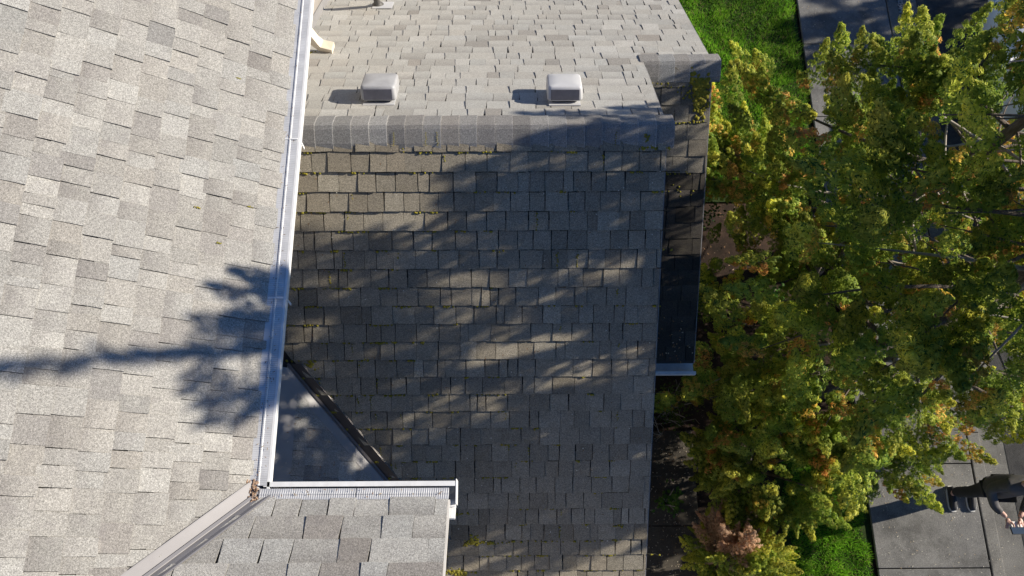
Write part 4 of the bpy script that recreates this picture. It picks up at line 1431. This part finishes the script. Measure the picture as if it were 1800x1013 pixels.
jk = [
    [(P(0, .02, .74), (.205, .155)), (P(0, .015, .95), (.20, .15)), (P(0, .01, 1.12), (.185, .14)), (P(0, 0, 1.28), (.20, .14)), (P(0, .0, 1.42), (.15, .11)), (P(0, -.005, 1.49), (.075, .075))],
    [(P(0, .0, 1.42), (.15, .11)), (P(.175, .0, 1.41), .085), (P(.25, -.02, 1.14), .066), (P(.18, -.21, 1.04), .054), (P(.115, -.295, 1.052), .042)],
    [(P(0, .0, 1.42), (.15, .11)), (P(-.175, .0, 1.41), .085), (P(-.25, -.02, 1.14), .066), (P(-.18, -.21, 1.04), .054), (P(-.115, -.295, 1.052), .042)],
]
skin_mesh("jacket", jk, M_JACKET, person)
pt = [
    [(P(0, .02, .92), (.165, .125)), (P(.095, .01, .82), .10), (P(.11, -.005, .48), .078), (P(.115, .03, .10), .066)],
    [(P(0, .02, .92), (.165, .125)), (P(-.095, .01, .82), .10), (P(-.11, -.005, .48), .078), (P(-.115, .03, .10), .066)],
]
skin_mesh("trousers", pt, M_PANTS, person)
for sg in (-1, 1):
    sx = sg * .12
    rings = []
    for (yy, w, h) in ((.10, .030, .07), (.07, .042, .09), (0, .044, .095), (-.08, .048, .075), (-.15, .048, .055), (-.195, .034, .04)):
        rings.append([Vector(P(sx + w * math.cos(a), yy, .018 + max(0, math.sin(a)) * h)) if math.sin(a) > -.01 else Vector(P(sx + w * math.cos(a), yy, .018)) for a in [k * math.pi / 4 for k in range(8)]])
    mb = MB(); mb.loft(rings); sh = mb.build("shoe", M_SHOE, person, smooth=True)
    rings = []
    for z in (0.0, .024):
        rings.append([Vector(P(sx + w, yy, z)) for (yy, w) in ((.112, -.02), (.112, .02), (.05, .05), (-.08, .056), (-.16, .053), (-.21, .025), (-.21, -.025), (-.16, -.053), (-.08, -.056), (.05, -.05))])
    mb = MB(); mb.loft(rings); mb.build("sole", M_SOLE, sh)
    # hand with five fingers curled round the controller
    wx, wy, wz = sg * .075, -.34, 1.06
    h = [[(P(wx, wy, wz), (.026, .02)), (P(wx - sg * .0, wy - .045, wz + .002), (.036, .018)), (P(wx - sg * .002, wy - .075, wz + .004), (.034, .015))]]
    for k in range(4):
        ox = sg * (.028 - .018 * k); l = (.85, 1.0, .95, .78)[k]
        b0 = P(wx - sg * .002, wy - .075, wz + .004)
        h.append([(b0, (.034, .015)), (P(wx + ox, wy - .095, wz - .002), .0095), (P(wx + ox * .9 - sg * .004, wy - .095 - .022 * l, wz - .02), .009), (P(wx + ox * .8 - sg * .012, wy - .10 - .01 * l, wz - .042 * l), .008)])
    h.append([(P(wx, wy - .045, wz + .002), (.036, .018)), (P(wx - sg * .032, wy - .055, wz + .022), .012), (P(wx - sg * .042, wy - .085, wz + .036), .0105), (P(wx - sg * .040, wy - .112, wz + .038), .009)])
    skin_mesh("hand", h, M_SKIN, person, 0, 2)
# face details and hair
mb = MB(); mb.tube([P(0, -.155, 1.655), P(0, -.178, 1.625), P(0, -.165, 1.615)], [.008, .015, .012], 8); mb.build("nose", M_SKIN, person, smooth=True)
for sg in (-1, 1):
    mb = MB(); mb.tube([P(sg * .032, -.150, 1.655), P(sg * .032, -.160, 1.655)], .012, 10); mb.build("eye", M_SOLE, person, smooth=True)
    mb = MB(); mb.tube([P(sg * .078, -.06, 1.62), P(sg * .092, -.055, 1.65), P(sg * .082, -.05, 1.675)], [.008, .012, .009], 6); mb.build("ear", M_SKIN, person, smooth=True)
mb = MB(); mb.tube([P(-.024, -.150, 1.588), P(0, -.156, 1.586), P(.024, -.150, 1.588)], .005, 6); mb.build("mouth", simple("lips", (.4, .16, .14), .5), person, smooth=True)
hr = [[(P(0, .045, 1.58), (.06, .05)), (P(0, .02, 1.68), (.092, .075)), (P(0, -.04, 1.755), (.082, .06)), (P(0, -.105, 1.755), (.06, .028))]]
skin_mesh("hair", hr, M_HAIR, person)

# controller with a phone clipped on, held in both hands
M_CTRL = simple("controller_white", (0.75, 0.75, 0.74), 0.35, 0, .03)
M_SCREEN = simple("phone_screen", (0.05, 0.07, 0.10), 0.06, 0, .05, 3, spec=.9)
ctrl = empty("remote_controller", P(0, -.43, 1.06)); tag(ctrl, "white drone controller with phone held by the person", "controller")
Rt = Matrix.Rotation(math.radians(-18), 3, 'X')
c0 = Vector(P(0, -.425, 1.055))
mb = MB(); mb.box(c0, (.15, .085, .04), Rt); mb.build("body", M_CTRL, ctrl, bevel=.012)
mb = MB(); mb.box(c0 + Rt @ Vector((0, -.075, .028)), (.165, .085, .011), Rt); ph = mb.build("phone", M_TRIM, ctrl, bevel=.004)
mb = MB(); mb.box(c0 + Rt @ Vector((0, -.075, .0347)), (.150, .075, .002), Rt); mb.build("screen", M_SCREEN, ph)
for sg in (-1, 1):
    mb = MB(); q = c0 + Rt @ Vector((sg * .045, .005, .022)); mb.tube([q, q + Rt @ Vector((0, 0, .014)), q + Rt @ Vector((0, 0, .018))], [.004, .004, .009], 8); mb.build("thumb_stick", M_TRIM, ctrl)
